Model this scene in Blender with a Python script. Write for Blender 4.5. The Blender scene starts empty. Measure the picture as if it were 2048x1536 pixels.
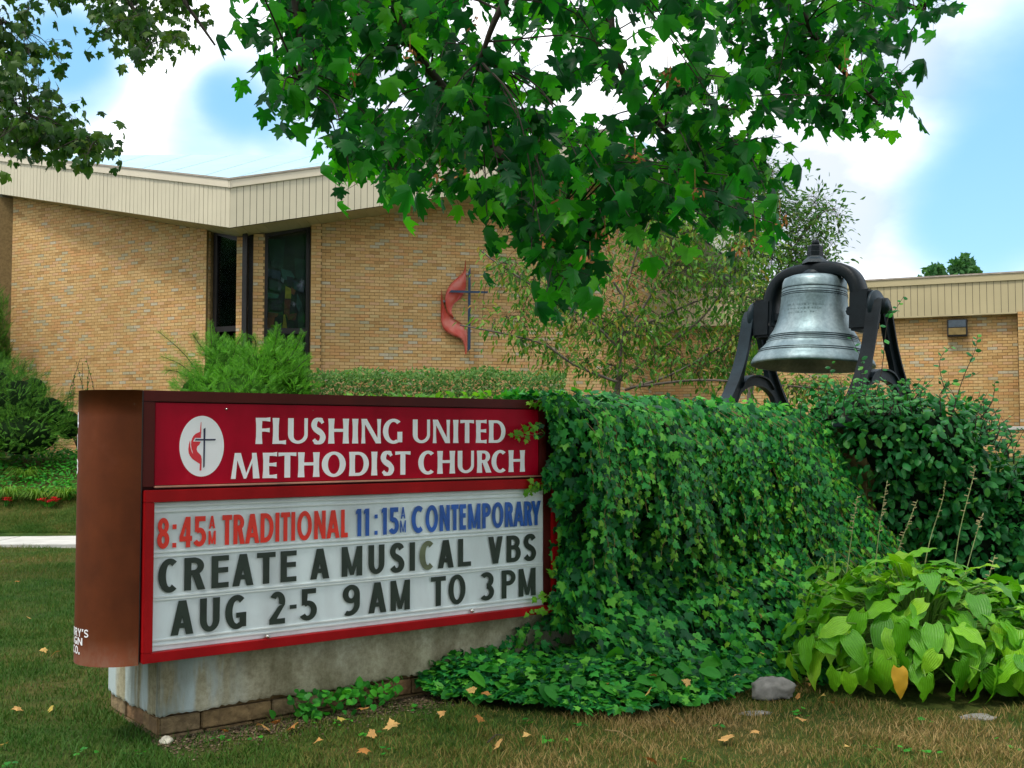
import bpy, bmesh, math, random
import numpy as np
from mathutils import Vector, Matrix, Quaternion
R = math.radians
rng = np.random.default_rng(7)
random.seed(7)
S = bpy.context.scene
COL = S.collection
# ------------------------------------------------------------------ camera
FPX = 2200.0
TH = math.atan(104 / 2200)
EYE = 1.6
cam_d = bpy.data.cameras.new('camera'); cam = bpy.data.objects.new('camera', cam_d); COL.objects.link(cam)
cam.location = (0, 0, EYE); cam.rotation_euler = (math.pi / 2 + TH, 0, 0)
cam_d.sensor_width = 36.0; cam_d.lens = FPX / 2048 * 36; cam_d.clip_end = 3000; cam_d.clip_start = 0.05
S.camera = cam
# ------------------------------------------------------------------ world
W = bpy.data.worlds.new('World'); S.world = W; W.use_nodes = True
SUN_EL, SUN_AZ = R(63), R(-140)      # azimuth measured from +Y towards +X: sun stands behind the camera, to its left
nt = W.node_tree; nt.nodes.clear()
def wn(t, **k):
    n = nt.nodes.new(t)
    for a, b in k.items(): setattr(n, a, b)
    return n
sky = wn('ShaderNodeTexSky', sky_type='NISHITA', sun_disc=False, sun_elevation=SUN_EL, sun_rotation=SUN_AZ, air_density=1.0, dust_density=0.6, ozone_density=1.6)
tc = wn('ShaderNodeTexCoord')
mp = wn('ShaderNodeMapping'); mp.inputs['Scale'].default_value = (1, 1, 1.9); mp.inputs['Location'].default_value = (0.35, 0.2, 0.1)
nz = wn('ShaderNodeTexNoise'); nz.inputs['Scale'].default_value = 3.1; nz.inputs['Detail'].default_value = 7; nz.inputs['Roughness'].default_value = 0.5
nt.links.new(tc.outputs['Generated'], mp.inputs['Vector']); nt.links.new(mp.outputs['Vector'], nz.inputs['Vector'])
def blob(dirv, lo, hi):
    """soft round clearing in the cloud cover round a direction"""
    d = wn('ShaderNodeVectorMath', operation='DOT_PRODUCT'); d.inputs[1].default_value = Vector(dirv).normalized()
    nt.links.new(tc.outputs['Generated'], d.inputs[0])
    m = wn('ShaderNodeMapRange', interpolation_type='SMOOTHSTEP'); m.inputs['From Min'].default_value = math.cos(hi); m.inputs['From Max'].default_value = math.cos(lo)
    nt.links.new(d.outputs['Value'], m.inputs['Value']); return m.outputs['Result']
def pdir(px, py):
    a = (px - 1024) / FPX; b = (768 - py) / FPX
    return Vector((a, math.cos(TH) - b * math.sin(TH), math.sin(TH) + b * math.cos(TH)))
acc = None
for (px, py, lo, hi, w) in [(2080, 300, .0, .14, .42), (1970, 460, .0, .10, .30), (1900, 525, 0, .06, .14), (165, 150, 0, .06, .40), (110, 50, 0, .06, .26), (430, 275, 0, .075, .42), (490, 180, 0, .05, .28), (640, 285, 0, .06, .30), (790, 230, 0, .04, .1),
                            (-500, 100, 0, .3, .4), (2700, 0, 0, .3, .35), (900, -1500, 0, .4, .35)]:
    o = blob(pdir(px, py), lo, hi)
    m = wn('ShaderNodeMath', operation='MULTIPLY'); m.inputs[1].default_value = w; nt.links.new(o, m.inputs[0])
    if acc is None: acc = m.outputs[0]
    else:
        ad = wn('ShaderNodeMath', operation='ADD'); nt.links.new(acc, ad.inputs[0]); nt.links.new(m.outputs[0], ad.inputs[1]); acc = ad.outputs[0]
sb = wn('ShaderNodeMath', operation='SUBTRACT'); nt.links.new(nz.outputs['Fac'], sb.inputs[0]); nt.links.new(acc, sb.inputs[1])
mr = wn('ShaderNodeMapRange', interpolation_type='SMOOTHSTEP'); mr.inputs['From Min'].default_value = -.18; mr.inputs['From Max'].default_value = 0.62
nt.links.new(sb.outputs[0], mr.inputs['Value'])
nz2 = wn('ShaderNodeTexNoise'); nz2.inputs['Scale'].default_value = 4.2; nz2.inputs['Detail'].default_value = 6
nt.links.new(mp.outputs['Vector'], nz2.inputs['Vector'])
cr = wn('ShaderNodeValToRGB'); cr.color_ramp.elements[0].position = .42; cr.color_ramp.elements[0].color = (.50, .54, .60, 1)
cr.color_ramp.elements[1].position = .56; cr.color_ramp.elements[1].color = (1.12, 1.13, 1.15, 1); cr.color_ramp.elements[1].position = .6
nt.links.new(nz2.outputs['Fac'], cr.inputs['Fac'])
bg1 = wn('ShaderNodeBackground'); bg1.inputs['Strength'].default_value = 0.10
tint = wn('ShaderNodeMix', data_type='RGBA', blend_type='MIX'); tint.inputs['Factor'].default_value = .55; tint.inputs['B'].default_value = (1.7, 4.3, 6.4, 1)
nt.links.new(sky.outputs['Color'], tint.inputs['A']); nt.links.new(tint.outputs['Result'], bg1.inputs['Color'])
bg2 = wn('ShaderNodeBackground'); bg2.inputs['Strength'].default_value = 0.9; nt.links.new(cr.outputs['Color'], bg2.inputs['Color'])
mx = wn('ShaderNodeMixShader'); nt.links.new(mr.outputs['Result'], mx.inputs['Fac']); nt.links.new(bg1.outputs[0], mx.inputs[1]); nt.links.new(bg2.outputs[0], mx.inputs[2])
pw = wn('ShaderNodeMath', operation='POWER'); pw.inputs[1].default_value = 1.2; nt.links.new(mr.outputs['Result'], pw.inputs[0]); nt.links.new(pw.outputs[0], mx.inputs['Fac'])
wo = wn('ShaderNodeOutputWorld'); nt.links.new(mx.outputs[0], wo.inputs['Surface'])
# ------------------------------------------------------------------ sun
sd = bpy.data.lights.new('sun', 'SUN'); sd.energy = 1.5; sd.angle = R(11); sd.color = (1, .95, .86)
sun = bpy.data.objects.new('sun', sd); COL.objects.link(sun)
sv = Vector((math.sin(SUN_AZ) * math.cos(SUN_EL), math.cos(SUN_AZ) * math.cos(SUN_EL), math.sin(SUN_EL)))
sun.rotation_euler = sv.to_track_quat('Z', 'Y').to_euler()
S.view_settings.view_transform = 'Standard'; S.view_settings.look = 'None'; S.view_settings.gamma = 1; S.view_settings.use_curve_mapping = False
S.view_settings.exposure = 0.98
S.render.engine = 'CYCLES'; S.cycles.max_bounces = 6; S.cycles.transparent_max_bounces = 8
# ------------------------------------------------------------------ helpers
def P(px, py, Y):
    d = pdir(px, py); return Vector((0, 0, EYE)) + d * (Y / d.y)
def G(px, py, z=0.0):
    d = pdir(px, py); return Vector((0, 0, EYE)) + d * ((z - EYE) / d.z)
def on_plane(px, py, p0, n):
    d = pdir(px, py); o = Vector((0, 0, EYE)); return o + d * ((Vector(p0) - o).dot(n) / d.dot(n))
def nmat(name):
    m = bpy.data.materials.new(name); m.use_nodes = True; t = m.node_tree; t.nodes.clear(); return m, t
def N(t, ty, ins=None, **k):
    n = t.nodes.new(ty)
    for a, b in k.items(): setattr(n, a, b)
    if ins:
        for a, b in ins.items():
            if isinstance(b, bpy.types.NodeSocket): t.links.new(b, n.inputs[a])
            else: n.inputs[a].default_value = b
    return n
def ramp(t, fac, stops, interp='LINEAR'):
    n = t.nodes.new('ShaderNodeValToRGB'); n.color_ramp.interpolation = interp; e = n.color_ramp.elements
    while len(e) < len(stops): e.new(.5)
    for i, (p, c) in enumerate(stops): e[i].position = p; e[i].color = (*c, 1)
    t.links.new(fac, n.inputs['Fac']); return n.outputs['Color']
def rnd_value(t):
    """one random number per separate piece, whether it is an object or an island of a joined mesh"""
    a = N(t, 'ShaderNodeObjectInfo'); b = N(t, 'ShaderNodeNewGeometry')
    s = N(t, 'ShaderNodeMath', {0: a.outputs['Random'], 1: b.outputs['Random Per Island']}, operation='ADD')
    return N(t, 'ShaderNodeMath', {0: s.outputs[0]}, operation='FRACT').outputs[0]
def out(t, sh): N(t, 'ShaderNodeOutputMaterial', {'Surface': sh})
def mulc(t, a, b, fac=1.0, mode='MULTIPLY'):
    n = N(t, 'ShaderNodeMix', data_type='RGBA', blend_type=mode); n.inputs['Factor'].default_value = fac
    for k, v in (('A', a), ('B', b)):
        if isinstance(v, bpy.types.NodeSocket): t.links.new(v, n.inputs[k])
        else: n.inputs[k].default_value = (*v, 1)
    return n.outputs['Result']
def noise(t, scale, detail=4, coord='Object', rough=.55, stretch=None):
    c = N(t, 'ShaderNodeTexCoord').outputs[coord]
    if stretch: c = N(t, 'ShaderNodeMapping', {'Vector': c, 'Scale': stretch}).outputs[0]
    return N(t, 'ShaderNodeTexNoise', {'Vector': c, 'Scale': scale, 'Detail': detail, 'Roughness': rough}).outputs['Fac']
def bump(t, h, s=.3, d=.01): return N(t, 'ShaderNodeBump', {'Height': h, 'Strength': s, 'Distance': d}).outputs[0]
def simple(name, col, rough=.6, metal=0, var=.25, scale=8, bmp=.15, spec=.5, stops=None, bscale=None, stretch=None):
    m, t = nmat(name); f = noise(t, scale, 6, stretch=stretch)
    c = ramp(t, f, stops or [(.3, tuple(x * (1 - var) for x in col)), (.7, tuple(min(1, x * (1 + var)) for x in col))])
    b = noise(t, bscale or scale * 12, 4)
    p = N(t, 'ShaderNodeBsdfPrincipled', {'Base Color': c, 'Roughness': rough, 'Metallic': metal, 'Normal': bump(t, b, bmp, .004), 'Specular IOR Level': spec})
    out(t, p.outputs[0]); return m
def leafmat(name, stops, rough=.45, trans=.35, spec=.4, tscale=(1.3, 1.6, .6)):
    m, t = nmat(name); r = rnd_value(t)
    c = ramp(t, r, stops)
    v = noise(t, 1.3, 3, 'Object')
    c = mulc(t, c, ramp(t, v, [(.3, (.72, .78, .8)), (.7, (1.15, 1.12, 1.0))]), 1)
    p = N(t, 'ShaderNodeBsdfPrincipled', {'Base Color': c, 'Roughness': rough + .05, 'Specular IOR Level': spec * .55})
    tr = N(t, 'ShaderNodeBsdfTranslucent', {'Color': mulc(t, c, tscale, 1)})
    mxs = N(t, 'ShaderNodeMixShader', {0: trans, 1: p.outputs[0], 2: tr.outputs[0]}); out(t, mxs.outputs[0]); return m
def link(name, mesh, parent=None, mat=None):
    if mat and not mesh.materials: mesh.materials.append(mat)
    o = bpy.data.objects.new(name, mesh); COL.objects.link(o)
    if parent: o.parent = parent
    return o
def mesh_from(name, v, f):
    m = bpy.data.meshes.new(name); m.from_pydata([tuple(x) for x in v], [], [tuple(x) for x in f]); m.update(); return m
def tag(o, label=None, cat=None, group=None, kind=None):
    if label: o['label'] = label
    if cat: o['category'] = cat
    if group: o['group'] = group
    if kind: o['kind'] = kind
    return o
def empty(name, loc, label, cat, group=None):
    o = bpy.data.objects.new(name, None); COL.objects.link(o); o.location = loc; o.empty_display_size = .1
    return tag(o, label, cat, group)
def keep(o, parent):
    """parent without moving: o's mesh is in world coordinates"""
    o.parent = parent; o.matrix_parent_inverse = Matrix.Translation(-parent.location) if parent.type == 'EMPTY' else Matrix.Identity(4)
    return o
def part(name, v, f, mat, parent, smooth=False, bev=0):
    m = mesh_from(name, v, f); m.materials.append(mat)
    if bev:
        bm = bmesh.new(); bm.from_mesh(m); bmesh.ops.bevel(bm, geom=bm.edges[:], offset=bev, segments=2, affect='EDGES', clamp_overlap=True); bm.to_mesh(m); bm.free()
    if smooth: m.polygons.foreach_set('use_smooth', [True] * len(m.polygons))
    o = bpy.data.objects.new(name, m); COL.objects.link(o)
    if parent: keep(o, parent)
    return o
HF = [(0, 1, 2, 3), (7, 6, 5, 4), (0, 4, 5, 1), (1, 5, 6, 2), (2, 6, 7, 3), (3, 7, 4, 0)]
def hexa(a, b, c, d, off):
    """prism over quad a b c d, pushed by off"""
    q = [Vector(x) for x in (a, b, c, d)]; off = Vector(off)
    return q + [x + off for x in q]
def box(c, sx, sy, sz, ax=(1, 0, 0), ay=(0, 1, 0), az=(0, 0, 1)):
    c = Vector(c); ax, ay, az = Vector(ax) * sx / 2, Vector(ay) * sy / 2, Vector(az) * sz / 2
    return [c - ax - ay - az, c + ax - ay - az, c + ax + ay - az, c - ax + ay - az, c - ax - ay + az, c + ax - ay + az, c + ax + ay + az, c - ax + ay + az]
BF = [(3, 2, 1, 0), (4, 5, 6, 7), (0, 1, 5, 4), (1, 2, 6, 5), (2, 3, 7, 6), (3, 0, 4, 7)]
class MB:
    def __init__(s): s.v = []; s.f = []
    def add(s, v, f): k = len(s.v); s.v += list(v); s.f += [tuple(i + k for i in q) for q in f]; return s
    def box(s, *a, **k): return s.add(box(*a, **k), BF)
    def hexa(s, *a): return s.add(hexa(*a), HF)
    def tube(s, pts, r0, r1=None, n=6, cap=True):
        pts = [Vector(p) for p in pts]; r1 = r0 if r1 is None else r1; m = len(pts); rings = []; k = len(s.v)
        for i, p in enumerate(pts):
            t = (pts[min(i + 1, m - 1)] - pts[max(i - 1, 0)]).normalized()
            u = t.cross(Vector((.13, .31, .94))); u = u.normalized() if u.length > .05 else t.cross(Vector((1, 0, 0))).normalized()
            w = t.cross(u); r = r0 + (r1 - r0) * i / max(1, m - 1)
            for j in range(n):
                a = 2 * math.pi * j / n; s.v.append(p + (u * math.cos(a) + w * math.sin(a)) * r)
        for i in range(m - 1):
            for j in range(n): s.f.append((k + i * n + j, k + i * n + (j + 1) % n, k + (i + 1) * n + (j + 1) % n, k + (i + 1) * n + j))
        if cap: s.f.append(tuple(k + (n - 1 - j) for j in range(n))); s.f.append(tuple(k + (m - 1) * n + j for j in range(n)))
        return s
    def lathe(s, prof, c, n=48, ax=Vector((0, 0, 1))):
        ax = Vector(ax).normalized(); u = ax.orthogonal().normalized(); w = ax.cross(u); k = len(s.v); c = Vector(c)
        for (r, h) in prof:
            for j in range(n):
                a = 2 * math.pi * j / n; s.v.append(c + ax * h + (u * math.cos(a) + w * math.sin(a)) * r)
        for i in range(len(prof) - 1):
            for j in range(n): s.f.append((k + i * n + j, k + i * n + (j + 1) % n, k + (i + 1) * n + (j + 1) % n, k + (i + 1) * n + j))
        return s
    def build(s, name, mat, parent=None, smooth=False, bev=0): return part(name, s.v, s.f, mat, parent, smooth, bev)
def catmull(pts, n=6):
    pts = [Vector(p) for p in pts]; q = [pts[0] * 2 - pts[1]] + pts + [pts[-1] * 2 - pts[-2]]; o = []
    for i in range(1, len(q) - 2):
        for k in range(n):
            t = k / n; a, b, c, d = q[i - 1], q[i], q[i + 1], q[i + 2]
            o.append(.5 * ((2 * b) + (c - a) * t + (2 * a - 5 * b + 4 * c - d) * t * t + (3 * b - a - 3 * c + d) * t ** 3))
    o.append(pts[-1]); return o
def inpoly(x, y, poly):
    ins = False; j = len(poly) - 1
    for i in range(len(poly)):
        xi, yi = poly[i]; xj, yj = poly[j]
        if (yi > y) != (yj > y) and x < (xj - xi) * (y - yi) / (yj - yi) + xi: ins = not ins
        j = i
    return ins
# ---- leaf templates: (verts, faces); y runs from the stalk to the tip, z is the face normal
def fan(right, cen, droop=.2, fold=.12, cup=0):
    L = [(x, y) for x, y in right]; full = L + [(-x, y) for x, y in reversed(L) if x > 1e-6]
    v = [(cen[0], cen[1], 0)] + [(x, y, -droop * y * y - fold * abs(x) + cup * x * x) for x, y in full]
    n = len(full); return np.array(v, float), [(0, i + 1, (i + 1) % n + 1) for i in range(n)]
MAPLE = fan([(0, 0), (.20, -.08), (.44, -.06), (.33, .10), (.46, .20), (.74, .40), (.52, .40), (.44, .52), (.25, .46), (.31, .66), (.16, .72), (0, 1.02)], (0, .22), .30, .30)
MAPLE3 = fan([(0, 0), (.2, -.05), (.40, -.02), (.34, .12), (.50, .30), (.66, .56), (.42, .52), (.30, .62), (.22, .54), (.28, .80), (.12, .84), (0, 1.08)], (0, .25), .75, .85)
MAPLE4 = fan([(0, 0), (.2, -.1), (.42, -.02), (.30, .14), (.56, .34), (.60, .5), (.40, .44), (.34, .6), (.2, .5), (.24, .74), (.1, .8), (.04, .98)], (0, .25), -.25, .6, .5)
MAPLE2 = fan([(0, 0), (.22, -.04), (.38, -.12), (.36, .08), (.55, .16), (.66, .44), (.50, .38), (.36, .56), (.24, .44), (.27, .62), (.20, .76), (0, .96)], (0, .22), .45, .55)
IVY = fan([(0, .04), (.20, -.10), (.46, .04), (.36, .26), (.52, .44), (.22, .52), (0, 1.0)], (0, .28), .15, .18)
OVAL = (np.array([(0, 0, 0), (.24, .25, -.06), (.30, .55, -.09), (.16, .84, -.12), (0, 1, -.16), (-.16, .84, -.12), (-.30, .55, -.09), (-.24, .25, -.06), (0, .5, .02)], float),
        [(8, i, (i + 1) % 8) for i in range(8)])
SLIM = (np.array([(0, 0, 0), (.2, .35, .05), (.14, .72, 0), (0, 1, -.12), (-.14, .72, 0), (-.2, .35, .05), (0, .45, -.05)], float), [(6, i, (i + 1) % 6) for i in range(6)])
def frond(n=7, w=.34):
    v = []; f = []
    for i in range(n):
        y = i / n; l = w * (1 - .75 * y)
        for s in (-1, 1):
            k = len(v); v += [(0, y, 0), (s * l, y + .16, -.05), (s * l * .45, y + .02, .02)]; f.append((k, k + 1, k + 2) if s < 0 else (k, k + 2, k + 1))
    k = len(v); v += [(-.02, 0, 0), (.02, 0, 0), (0, 1.05, -.03)]; f.append((k, k + 1, k + 2)); return np.array(v, float), f
FROND = frond(8, .42); FROND2 = frond(8, .30)
def unit(a): return a / np.maximum(np.linalg.norm(a, axis=-1, keepdims=True), 1e-9)
def frames(axis, nrm):
    y = unit(axis); x = unit(np.cross(y, nrm)); z = np.cross(x, y); return x, y, z
def place(tmpl, pos, axis, nrm, scale):
    tv, tf = tmpl; x, y, z = frames(axis, nrm); n = len(pos)
    v = pos[:, None, :] + scale[:, None, None] * (tv[None, :, 0:1] * x[:, None] + tv[None, :, 1:2] * y[:, None] + tv[None, :, 2:3] * z[:, None])
    tf = np.array(tf); f = tf[None] + (np.arange(n) * len(tv))[:, None, None]
    return v.reshape(-1, 3), f.reshape(-1, tf.shape[1])
def fast_mesh(name, v, f, mat, smooth=False):
    m = bpy.data.meshes.new(name); k = f.shape[1]
    m.vertices.add(len(v)); m.vertices.foreach_set('co', v.astype(np.float32).ravel())
    m.loops.add(f.size); m.loops.foreach_set('vertex_index', f.astype(np.int32).ravel())
    m.polygons.add(len(f)); m.polygons.foreach_set('loop_start', np.arange(0, f.size, k, dtype=np.int32))
    if smooth: m.polygons.foreach_set('use_smooth', np.ones(len(f), dtype=bool))
    m.materials.append(mat); m.update(calc_edges=True); return m
def scatter(parent, one, many, tmpls, pos, axis, nrm, scale, mat, k=300, key=None, smooth=False):
    """the k pieces that show largest become parts called `one` that share a mesh; the rest is one part called `many` (stuff)"""
    pos, axis, nrm, scale = map(np.asarray, (pos, axis, nrm, scale))
    which = rng.integers(0, len(tmpls), len(pos))
    if key is None:
        key = scale / np.maximum(pos[:, 1], .5)
        px = 1024 + FPX * pos[:, 0] / np.maximum(pos[:, 1], .3); py = 872 - FPX * (pos[:, 2] - EYE) / np.maximum(pos[:, 1], .3)
        key = np.where((px > 0) & (px < 2048) & (py > 0) & (py < 1536) & (pos[:, 1] > 1), key, key * .01)
    order = np.argsort(-key); big = order[:k]; rest = order[k:]
    pl = np.array(parent.location)
    X, Y, Z = frames(axis, nrm)
    meshes = []
    for tv, tf in tmpls:
        m = mesh_from(one, tv, tf); m.materials.append(mat)
        if smooth: m.polygons.foreach_set('use_smooth', [True] * len(m.polygons))
        meshes.append(m)
    for i in big:
        o = bpy.data.objects.new(one, meshes[which[i]]); COL.objects.link(o); o.parent = parent
        s = scale[i]; M = Matrix(((*(X[i] * s),), (*(Y[i] * s),), (*(Z[i] * s),))).transposed().to_4x4(); M.translation = Vector(pos[i] - pl); o.matrix_basis = M
    if len(rest):
        vs = []; fs = []; off = 0
        for w in range(len(tmpls)):
            r = rest[which[rest] == w]
            if len(r) == 0: continue
            v, f = place(tmpls[w], pos[r] - pl, axis[r], nrm[r], scale[r]); vs.append(v); fs.append(f + off); off += len(v)
        m = fast_mesh(many, np.concatenate(vs), np.concatenate(fs), mat, smooth)
        o = bpy.data.objects.new(many, m); COL.objects.link(o); o.parent = parent; o['kind'] = 'stuff'
def rvec(n): return unit(rng.normal(size=(n, 3)))
# ------------------------------------------------------------------ terrain
def gz(x, y):
    """height of the ground: level lawn in front, a planted bank rising to the church"""
    t = np.clip((np.asarray(y, float) - 16.9) / 4.2, 0, 1); h = 1.05 * (t * t * (3 - 2 * t)) + .12 * np.clip((np.asarray(y) - 16.6) / 2, 0, 1)
    m = .05 * np.sin(np.asarray(x) * .7 + 1) * np.clip((np.asarray(y) - 7) / 6, 0, 1)
    return h + m * .4
def ground_mat():
    m, t = nmat('soil_and_thatch')
    f = noise(t, .9, 6); g = noise(t, 9, 8, rough=.7)
    c = ramp(t, f, [(.35, (.03, .07, .012)), (.5, (.06, .085, .018)), (.66, (.10, .085, .028))])
    c = mulc(t, c, ramp(t, g, [(.3, (.5, .5, .5)), (.7, (1.4, 1.35, 1.3))]))
    p = N(t, 'ShaderNodeBsdfPrincipled', {'Base Color': c, 'Roughness': 1, 'Specular IOR Level': .1, 'Normal': bump(t, noise(t, 60, 6), .9, .03)}); out(t, p.outputs[0]); return m
xs = np.concatenate([[-900, -300, -100, -50], np.linspace(-26, 26, 90), [50, 100, 300, 900]]); ys = np.concatenate([[-400, -100, -30, -8], np.linspace(0, 34, 86), [60, 150, 500, 1500]])
gx, gy = np.meshgrid(xs, ys); gv = np.stack([gx.ravel(), gy.ravel(), gz(gx, gy).ravel()], 1); nx = len(xs)
gf = np.array([(j * nx + i, j * nx + i + 1, (j + 1) * nx + i + 1, (j + 1) * nx + i) for j in range(len(ys) - 1) for i in range(nx - 1)])
gm = fast_mesh('ground', gv, gf, ground_mat(), True)
tag(link('ground', gm), kind='structure')
# pavement crossing behind the sign: slabs with joints
M_conc = simple('pale_concrete', (.50, .49, .45), .85, var=.15, scale=3, bmp=.3)
wk = bpy.data.objects.new('sidewalk', mesh_from('sidewalk', box((-4, 16.52, -.02), 44, 1.46, .06), BF)); wk.data.materials.append(simple('joint_sand', (.12, .10, .07))); COL.objects.link(wk); tag(wk, kind='structure')
slab = mesh_from('slab', box((0, 0, 0), 1.49, 1.5, .09), BF); slab.materials.append(M_conc)
for i in range(28):
    o = bpy.data.objects.new('slab', slab); COL.objects.link(o); o.parent = wk; o.location = (-25 + i * 1.515, 16.52, .012 + .004 * math.sin(i * 5)); o.rotation_euler = (0, .002 * math.sin(i), 0)
# ------------------------------------------------------------------ church
M_brick, t = nmat('blend_brick')
r = rnd_value(t)
bc = ramp(t, r, [(0, (.59, .375, .155)), (.18, (.63, .41, .175)), (.34, (.62, .35, .145)), (.46, (.66, .44, .20)), (.60, (.57, .345, .135)), (.70, (.63, .39, .20)), (.82, (.59, .43, .20)), (.90, (.47, .41, .26)), (.945, (.54, .47, .33)), (.97, (.47, .28, .11))], 'CONSTANT')
bc = mulc(t, bc, ramp(t, noise(t, 25, 5), [(.3, (.86, .85, .84)), (.7, (1.1, 1.1, 1.12))]))
bc = mulc(t, bc, ramp(t, noise(t, .5, 4), [(.35, (.80, .79, .75)), (.65, (.96, .94, .92))]))
out(t, N(t, 'ShaderNodeBsdfPrincipled', {'Base Color': bc, 'Roughness': .85, 'Specular IOR Level': .25, 'Normal': bump(t, noise(t, 90, 5), .4, .004)}).outputs[0])
M_mortar = simple('dark_mortar', (.20, .135, .06), .95, scale=20, bmp=.5, spec=.1)
M_siding = simple('cream_siding_paint', (.56, .505, .365), .5, var=.06, scale=1.2, bmp=.06)
M_trim = simple('cream_trim_metal', (.62, .55, .42), .4, var=.06, scale=1.5, bmp=.05)
M_siding2 = simple('tan_siding_paint', (.44, .37, .21), .5, var=.06, scale=1.2, bmp=.06)
M_dark = simple('dark_bronze_metal', (.018, .016, .015), .4, metal=.3, scale=5)
M_roof = simple('pale_blue_roof_membrane', (.32, .50, .57), .5, var=.06, scale=1.2)
church = empty('church_building', (-5.4, 22.3, 1.0), 'tan brick church with folded cream eaves and pale blue roof behind the sign', 'church')
bricks = []        # (centre, d, n, length)
def wall(p0, p1, z0, zt0, zt1, name='brick_wall', holes=(), thick=.35, proud=0.0, parent=None, bank=None, course=.0667, blen=.2032):
    p0, p1 = Vector((*p0, 0)), Vector((*p1, 0)); L = (p1 - p0).length; d = (p1 - p0) / L; n = Vector((d.y, -d.x, 0))
    if n.dot(-p0) < 0: n = -n
    zt = lambda s: zt0 + (zt1 - zt0) * s / L
    cuts = sorted({0, L} | {h[0] for h in holes} | {h[1] for h in holes}); mb = MB()
    for a, b in zip(cuts, cuts[1:]):
        segs = [(z0, zt(a), zt(b))]
        for (ha, hb, hz0, hz1) in holes:
            if ha <= a + 1e-6 and hb >= b - 1e-6: segs = [(z0, hz0, hz0)] + ([(hz1, zt(a), zt(b))] if hz1 < min(zt(a), zt(b)) else [])
        for (b0, ta, tb) in segs:
            A, B = p0 + d * a + n * proud, p0 + d * b + n * proud; q = Vector((0, 0, 1))
            mb.hexa(A + q * b0, B + q * b0, B + q * tb, A + q * ta, -n * thick)
    w = mb.build(name, M_mortar, parent)
    bl = bank if bank is not None else bricks
    j = 0; z = z0
    while z < max(zt0, zt1):
        s = -blen * (.5 if j % 2 else 0)
        while s < L:
            a, b = max(s, 0), min(s + blen, L); zc = z + course / 2
            for (ha, hb, hz0, hz1) in holes:
                if hz0 - .01 < zc < hz1 + .01:
                    if a < ha < b: b = ha
                    elif a < hb < b: a = hb
                    elif a >= ha and b <= hb: b = a
            if b - a > .03 and zc < zt((a + b) / 2) + .02: bl.append((p0 + d * (a + b) / 2 + n * (proud + .004 + .0015 * math.sin(s * 37 + j * 11)) + Vector((0, 0, zc)), d, n, b - a - .009, course - .0095))
            s += blen
        z += course; j += 1
    return w, d, n, L
def lay_bricks(lst, parent, k, many='brickwork'):
    def key(b):
        c = b[0]; px = 1024 + FPX * c.x / c.y; py = 872 - FPX * (c.z - EYE) / c.y
        vis = (20 < px < 2040 and py < 760) and not (310 < px < 625 and py > 640)
        if px > 690 and py < 470: vis = False
        if px > 940: vis = False
        return b[3] / c.y * (1 if vis else .1)
    lst = sorted(lst, key=key, reverse=True); unitb = mesh_from('brick', box((0, 0, 0), 1, 1, 1), BF); unitb.materials.append(M_brick)
    pl = parent.location
    for c, d, n, l, h in lst[:k]:
        o = bpy.data.objects.new('brick', unitb); COL.objects.link(o); o.parent = parent
        M = Matrix(((d.x * l, n.x * .012, 0, c.x - pl.x), (d.y * l, n.y * .012, 0, c.y - pl.y), (0, 0, h, c.z - pl.z), (0, 0, 0, 1))); o.matrix_basis = M
    mb = MB()
    for c, d, n, l, h in lst[k:]: mb.add(box(c, l, .012, h, d, n), BF)
    if mb.v: mb.build(many, M_brick, parent)['kind'] = 'stuff'
LW = lambda X: 19.35 - .5467 * X       # plan line of the left wall
FW = lambda X: 23.66 + .2507 * X       # plan line of the front wall
WW = lambda X: 29.02 - .4466 * X       # plan line of the wing
def Xon(px, k, m):                     # X where the ray of column px meets Y = k + m X
    u = (px - 1024) / FPX; return u * k / (1 - u * m)
lx = lambda px: Xon(px, 19.35, -.5467); fx = lambda px: Xon(px, 23.66, .2507); wx = lambda px: Xon(px, 29.02, -.4466)
def eaveH(P0, P1, h0, h1, X): return h0 + (h1 - h0) * (X - P0[0]) / (P1[0] - P0[0])
C0 = (-5.52, 21.34); CL = (-14.44, 27.2); CP = (2.28, 23.29); CQ = (6.47, 28.74)
HC, HL, HP = 4.07 + EYE, 4.07 + 1.58 * 1.4 + EYE, 5.65 + EYE
hl = lambda X: eaveH(C0, CL, HC, HL, X); hr = lambda X: eaveH(C0, CP, HC, HP, X)
xc = -5.405
# left wall: left end -> window opening -> corner pier
xl0, xl1, xw0, xw1 = lx(18), lx(413), lx(417), lx(470)
wall((xl0, LW(xl0)), (xl1, LW(xl1)), .6, hl(xl0) + .02, hl(xl1) + .02, parent=church)
wall((lx(393), LW(lx(393))), (xl1, LW(xl1)), .6, hl(lx(393)), hl(xl1), 'brick_pilaster', proud=.05, thick=.06, parent=church)
wall((xw1, LW(xw1)), (lx(486), LW(lx(486))), .6, hl(xw1), hl(-5.4), 'brick_pier', parent=church, thick=.45)
wall((fx(503), FW(fx(503))), (fx(526.5), FW(fx(526.5))), .6, hr(-5.4), hr(-5.2), 'brick_pier', parent=church, thick=.45)
xf0, xf1 = fx(619), 1.977
wall((xf0, FW(xf0)), (xf1, FW(xf1)), .6, hr(xf0) + .06, hr(xf1) + .06, parent=church)
wall((xf0, FW(xf0)), (fx(641), FW(fx(641))), .6, hr(xf0), hr(fx(641)), 'brick_pilaster', proud=.05, thick=.06, parent=church)
wall((1.977, FW(1.977)), (6.4, FW(1.977) + 4.423 * 2.17), .6, HP + .1, HP - 1.45, parent=church)
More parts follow.
